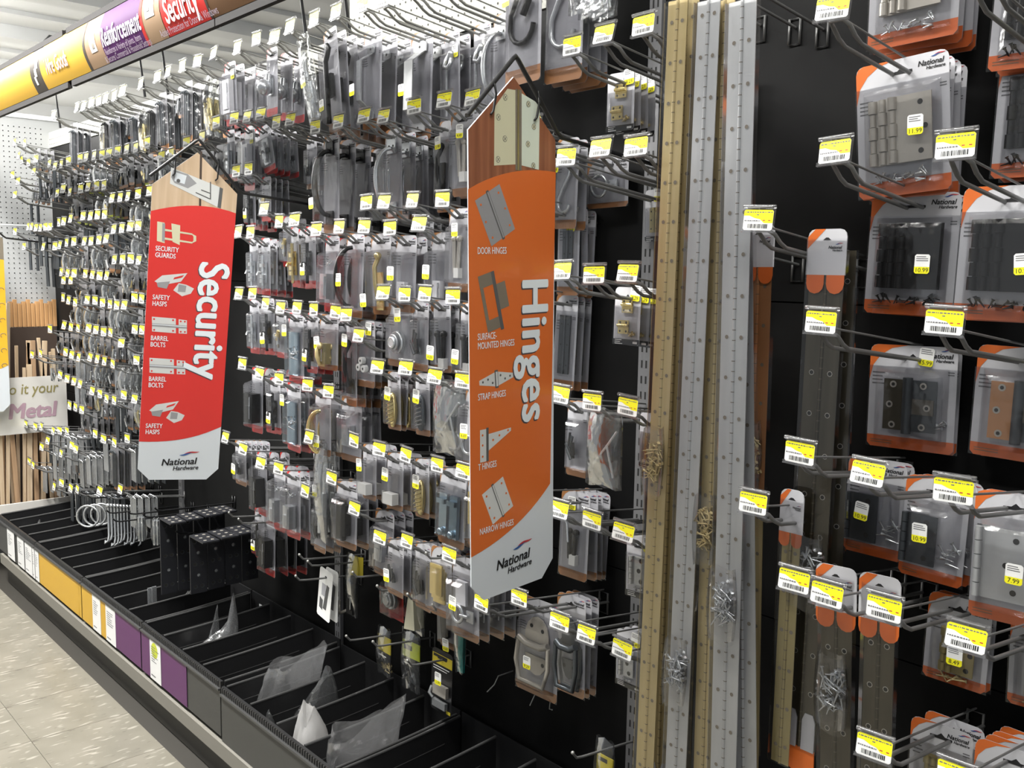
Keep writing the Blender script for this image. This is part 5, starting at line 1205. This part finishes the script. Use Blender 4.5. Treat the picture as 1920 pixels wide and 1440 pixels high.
# ================================================================== THINGS IN AND OVER THE BINS
def film_bag(u, v, y, w, d, h, zb, label, m='film', open_=True, lean=(0, 0), sd=1, rim=.06, taper=.8, group='clear film bags left in the bins'):
    """a slumped clear bag: crumpled wall, open uneven rim"""
    rnd = random.Random(sd); P0 = at(u, v, y); cells = [MOD[i] + (MOD[i + 1] - MOD[i]) * (c + .5) / 4 for i in range(len(MOD) - 1) for c in range(4)]
    base = Vector((min(cells, key=lambda c: abs(c - P0.x)), y, zb)); w = min(w, .112); d = min(d, .2)
    n, k = 30, 14; vs = []; ph = [rnd.uniform(0, 6) for _ in range(6)]
    for i in range(k + 1):
        f = i / k
        for a in range(n):
            t = 2 * math.pi * a / n
            r = (taper + (1 - taper) * f) * (1 + .13 * math.sin(3 * t + ph[0] + 1.6 * f) + .08 * math.sin(5 * t + ph[1] - 2 * f) + .045 * math.sin(9 * t + ph[2] + 5 * f) * math.sin(9 * f + ph[3]) + .03 * abs(math.sin(7 * f + 4 * t + ph[4]))) * (1 - (.0 if open_ else .75 * f ** 2.2))
            zz = h * f * (1 + (rim * 2.2) * f * math.sin(t + ph[3]) + rim * f * math.sin(2 * t + ph[4]) + .4 * rim * f * math.sin(5 * t + ph[5]))
            vs.append((w / 2 * r * math.cos(t) + lean[0] * f * f + rnd.uniform(-.0008, .0008), d / 2 * r * math.sin(t) + lean[1] * f * f + rnd.uniform(-.0008, .0008), zz))
    mb = MB(); mb.add(vs, [(i * n + a, i * n + (a + 1) % n, (i + 1) * n + (a + 1) % n, (i + 1) * n + a) for i in range(k) for a in range(n)], m, True)
    mb.poly([vs[a] for a in range(n)][::-1], m)
    if not open_: mb.poly([vs[k * n + a] for a in range(n)], m)
    return tag(obj('film_bag', mb, None, base), label, 'plastic bag', group)
ZF = .166
film_bag(522, 1290, 1.30, .125, .17, .215, ZF - .012, 'tall open clear bag standing in the bin beside the upright', sd=4, rim=.06, lean=(.01, .03), taper=.95)
film_bag(602, 1320, 1.30, .12, .16, .20, ZF - .012, 'peaked clear bag in the bin before the tall open bag', 'bag', False, (.0, .03), 7)
film_bag(556, 1380, 1.20, .095, .12, .19, ZF - .012, 'rolled white translucent bag in the near bin', 'white_film', False, (-.01, .0), 9, taper=.9)
film_bag(682, 1395, 1.25, .13, .20, .215, ZF - .012, 'widest open crumpled bag in the nearest bins', 'film', True, (.015, .01), 12, rim=.07, taper=.9)
film_bag(412, 1225, 1.28, .11, .20, .17, ZF - .0, 'crumpled shiny bag lying in the bin behind the purple front', 'film', False, (.0, .05), 15, rim=.2)
film_bag(388, 1195, 1.25, .045, .05, .15, ZF - .0, 'twisted clear tail standing out of the crumpled shiny bag', 'bag', False, (.01, .04), 16, rim=.2)
film_bag(510, 1352, 1.17, .05, .07, .13, ZF - .012, 'small clear bag pressed against the front lip', 'bag', False, (-.01, -.0), 19)
film_bag(358, 1140, 1.38, .07, .12, .13, ZF, 'small folded clear bag in a middle bin', 'bag', False, (.0, .02), 21)
film_bag(52, 972, 1.22, .16, .12, .13, ZF, 'clear bag in the farthest bin', 'bag', False, (.0, .02), 23)
film_bag(722, 1442, 1.24, .05, .07, .10, ZF - .012, 'pale scrap of bag at the near end of the bins', 'white_film', False, (0, 0), 25)
# perforated steel angle brackets, hung in two bunches
def bracket(x, y, z, w, hgt, fl, m, label, group):
    t = thing('angle_bracket', label, 'angle bracket', (x, y, z), (0, 0, random.uniform(-.03, .03)), group)
    a = MB(); a.bounds(-.0025, .0025, 0, w, -hgt, 0, m)
    for k in range(5):
        for yy in ((.3, .7) if k % 2 == 0 else (.5,)):
            c = Vector((.0032, yy * w, -hgt * (k + .6) / 5.2)); a.poly([c + Vector((0, .0075 * math.cos(i * math.pi / 4), .0075 * math.sin(i * math.pi / 4))) for i in range(8)], 'dark_steel'); c.x += .0004; c.y -= .0015; c.z += .001
            a.poly([c + Vector((0, .0052 * math.cos(i * math.pi / 4), .0052 * math.sin(i * math.pi / 4))) for i in range(8)], 'zinc' if k % 2 else 'hole')
    obj('vertical_leg', a, t)
    b2 = MB(); b2.bounds(0, fl, 0, w, -.0025, .0025, m)
    for k in range(3):
        for yy in (.28, .72):
            c = Vector((fl * (k + .6) / 3.2, yy * w, .003)); b2.poly([c + Vector((.006 * math.cos(i * math.pi / 4), .006 * math.sin(i * math.pi / 4), 0)) for i in range(8)], 'nickel')
    obj('top_flange', b2, t)
A = at(299, 972, 1.22); B = at(355, 1005, 1.25)
for k in range(4): bracket(A.x + .004 * k, A.y + .058 * k, A.z + .004 * k, .055, .27, .10, 'dark_plate', 'long dark perforated angle bracket, %s of the farther bunch' % ORD[k], 'farther bunch of angle brackets')
for k in range(4): bracket(B.x + .004 * k, B.y + .060 * k, B.z + .004 * k, .057, .20, .11, 'dark_plate', 'dark perforated angle bracket, %s of the nearer bunch' % ORD[k], 'nearer bunch of angle brackets')
def bare_hook(u, v, L, label, m='wire_black'):
    p = at(u, v, WY - L); mb = MB(); mb.tube([(-.0, 0, -L * .04), (0, -L + .03, 0), (0, -L + .012, .004), (0, -L, .016)], .003, m, 6); mb.tube([(.011, -.002, -.03), (.011, -.002, .015), (-.011, -.002, .015), (-.011, -.002, -.03)], .0024, m, 5, closed=True)
    t = thing('peg_hook', label, 'peg hook', (p.x, WY - .001, p.z), None, 'black wire hooks low on the wall'); obj('wire_loop', mb, t)
    return p
for k, (u, v) in enumerate(((152, 928), (165, 936), (200, 964), (212, 980), (290, 960), (330, 1004))):
    bare_hook(u, v, .30, 'black wire hook over the far bins, %s from the stick rack' % ORD[k])
# metal rings, rods with loops and a taped bundle hanging there
for k, u in enumerate((165, 178, 191)):
    p = at(u, 968 - k * 2, 1.26 + .035 * k); mb = MB(); mb.tube([(.045 * math.cos(a * math.pi / 10), 0, .045 * math.sin(a * math.pi / 10)) for a in range(20)], .0045, 'zinc', 7, closed=True)
    tag(obj('metal_ring', mb, None, p, (0, 0, .9)), 'shiny steel ring over the far bins, %s from the aisle' % ORD[k], 'ring', 'steel rings on a hook')
for k in range(11):
    p = at(203 + 6 * k, 958 + .3 * k, 1.27 + .02 * k); mb = MB(); ln = random.uniform(.09, .12)
    mb.tube([(0, 0, .02), (0, 0, -ln), (.012, -.008, -ln - .018), (.0, -.016, -ln - .03), (-.006, -.012, -ln - .02)], .0045, 'zinc', 6); mb.sph((0, 0, .022), .009, 'zinc', 8, 5)
    tag(obj('screw_hook', mb, None, p), 'zinc screw hook in the low bunch, %s from the rings' % ORD[k], 'screw hook', 'zinc screw hooks in a low bunch')
for k, (u, v) in enumerate(((240, 966), (268, 972))):
    p = bare_hook(u, v, .26, 'black wire hook holding the %s taped bundle' % ('front' if k == 0 else 'rear')); p = Vector((p.x, p.y + .05, p.z - .004))
    t = thing('taped_bundle', 'taped bundle of metal rods over the far bins, %s one' % ('front' if k == 0 else 'rear'), 'bundle', p, None, 'taped bundles')
    mb = MB()
    for a in range(5): mb.tube([(.010 * math.cos(a * 1.26), .010 * math.sin(a * 1.26), -.012), (.010 * math.cos(a * 1.26), .010 * math.sin(a * 1.26), -.105)], .0055, 'zinc', 6)
    mb.tube([(0, 0, -.014), (.0, .010, -.002), (0, .0, .006), (0, -.010, -.002), (0, 0, -.014)], .0022, 'zinc', 6); obj('rods', mb, t)
    mb = MB(); mb.sph((0, 0, -.065), .030, 'bag', 12, 8, (.9, .75, 1.5)); obj('tape_wrap', mb, t)
# stray wire pegs in the black wall, bits in the bins, a small card
for k, (pts, u, v) in enumerate((([(.0, -.02, .02), (-.002, -.03, .0), (-.018, -.04, -.022)], 945, 1278), ([(.002, -.02, .02), (0, -.03, 0), (-.004, -.035, -.015)], 1016, 1305), ([(-.006, -.02, .02), (0, -.03, -.014), (.018, -.04, -.006)], 1048, 1312))):
    p = at(u, v, WY - .03); mb = MB(); mb.tube([(pts[0][0], .03, pts[0][2])] + pts, .0018, 'wire_pale', 5)
    tag(obj('wire_peg', mb, None, p), 'stray bent wire peg in the black wall, %s from the bins' % ORD[k], 'wire peg', 'stray wire pegs')
for k, (u, v) in enumerate(((229, 1110), (250, 1130), (264, 1130), (281, 1112), (289, 1110))):
    p = at(u, v, 1.26); mb = MB(); mb.box((0, 0, .0), (.006, .016 if k > 2 else .005, p.z - ZF + .02), 'zinc', Matrix.Rotation(-.25 if k < 3 else 0, 3, 'Y'))
    tag(obj('metal_stud', mb, None, (p.x, p.y, (p.z + ZF) / 2 + .01)), 'small bright metal stud standing in a far bin, %s from the aisle' % ORD[k], 'stud', 'bright studs in the bins')
p = at(490, 1142, WY - .03); mb = MB(); mb.bounds(-.014, .014, -.001, .0, -.018, .016, 'label_white')
tag(obj('small_card', mb, None, p), 'small white card stuck on the back edge of the bins', 'card')

hook(1352, 420, .24, 'bare wire hook holding the copper coloured piano hinge', True, False, False, 'wire peg hooks')
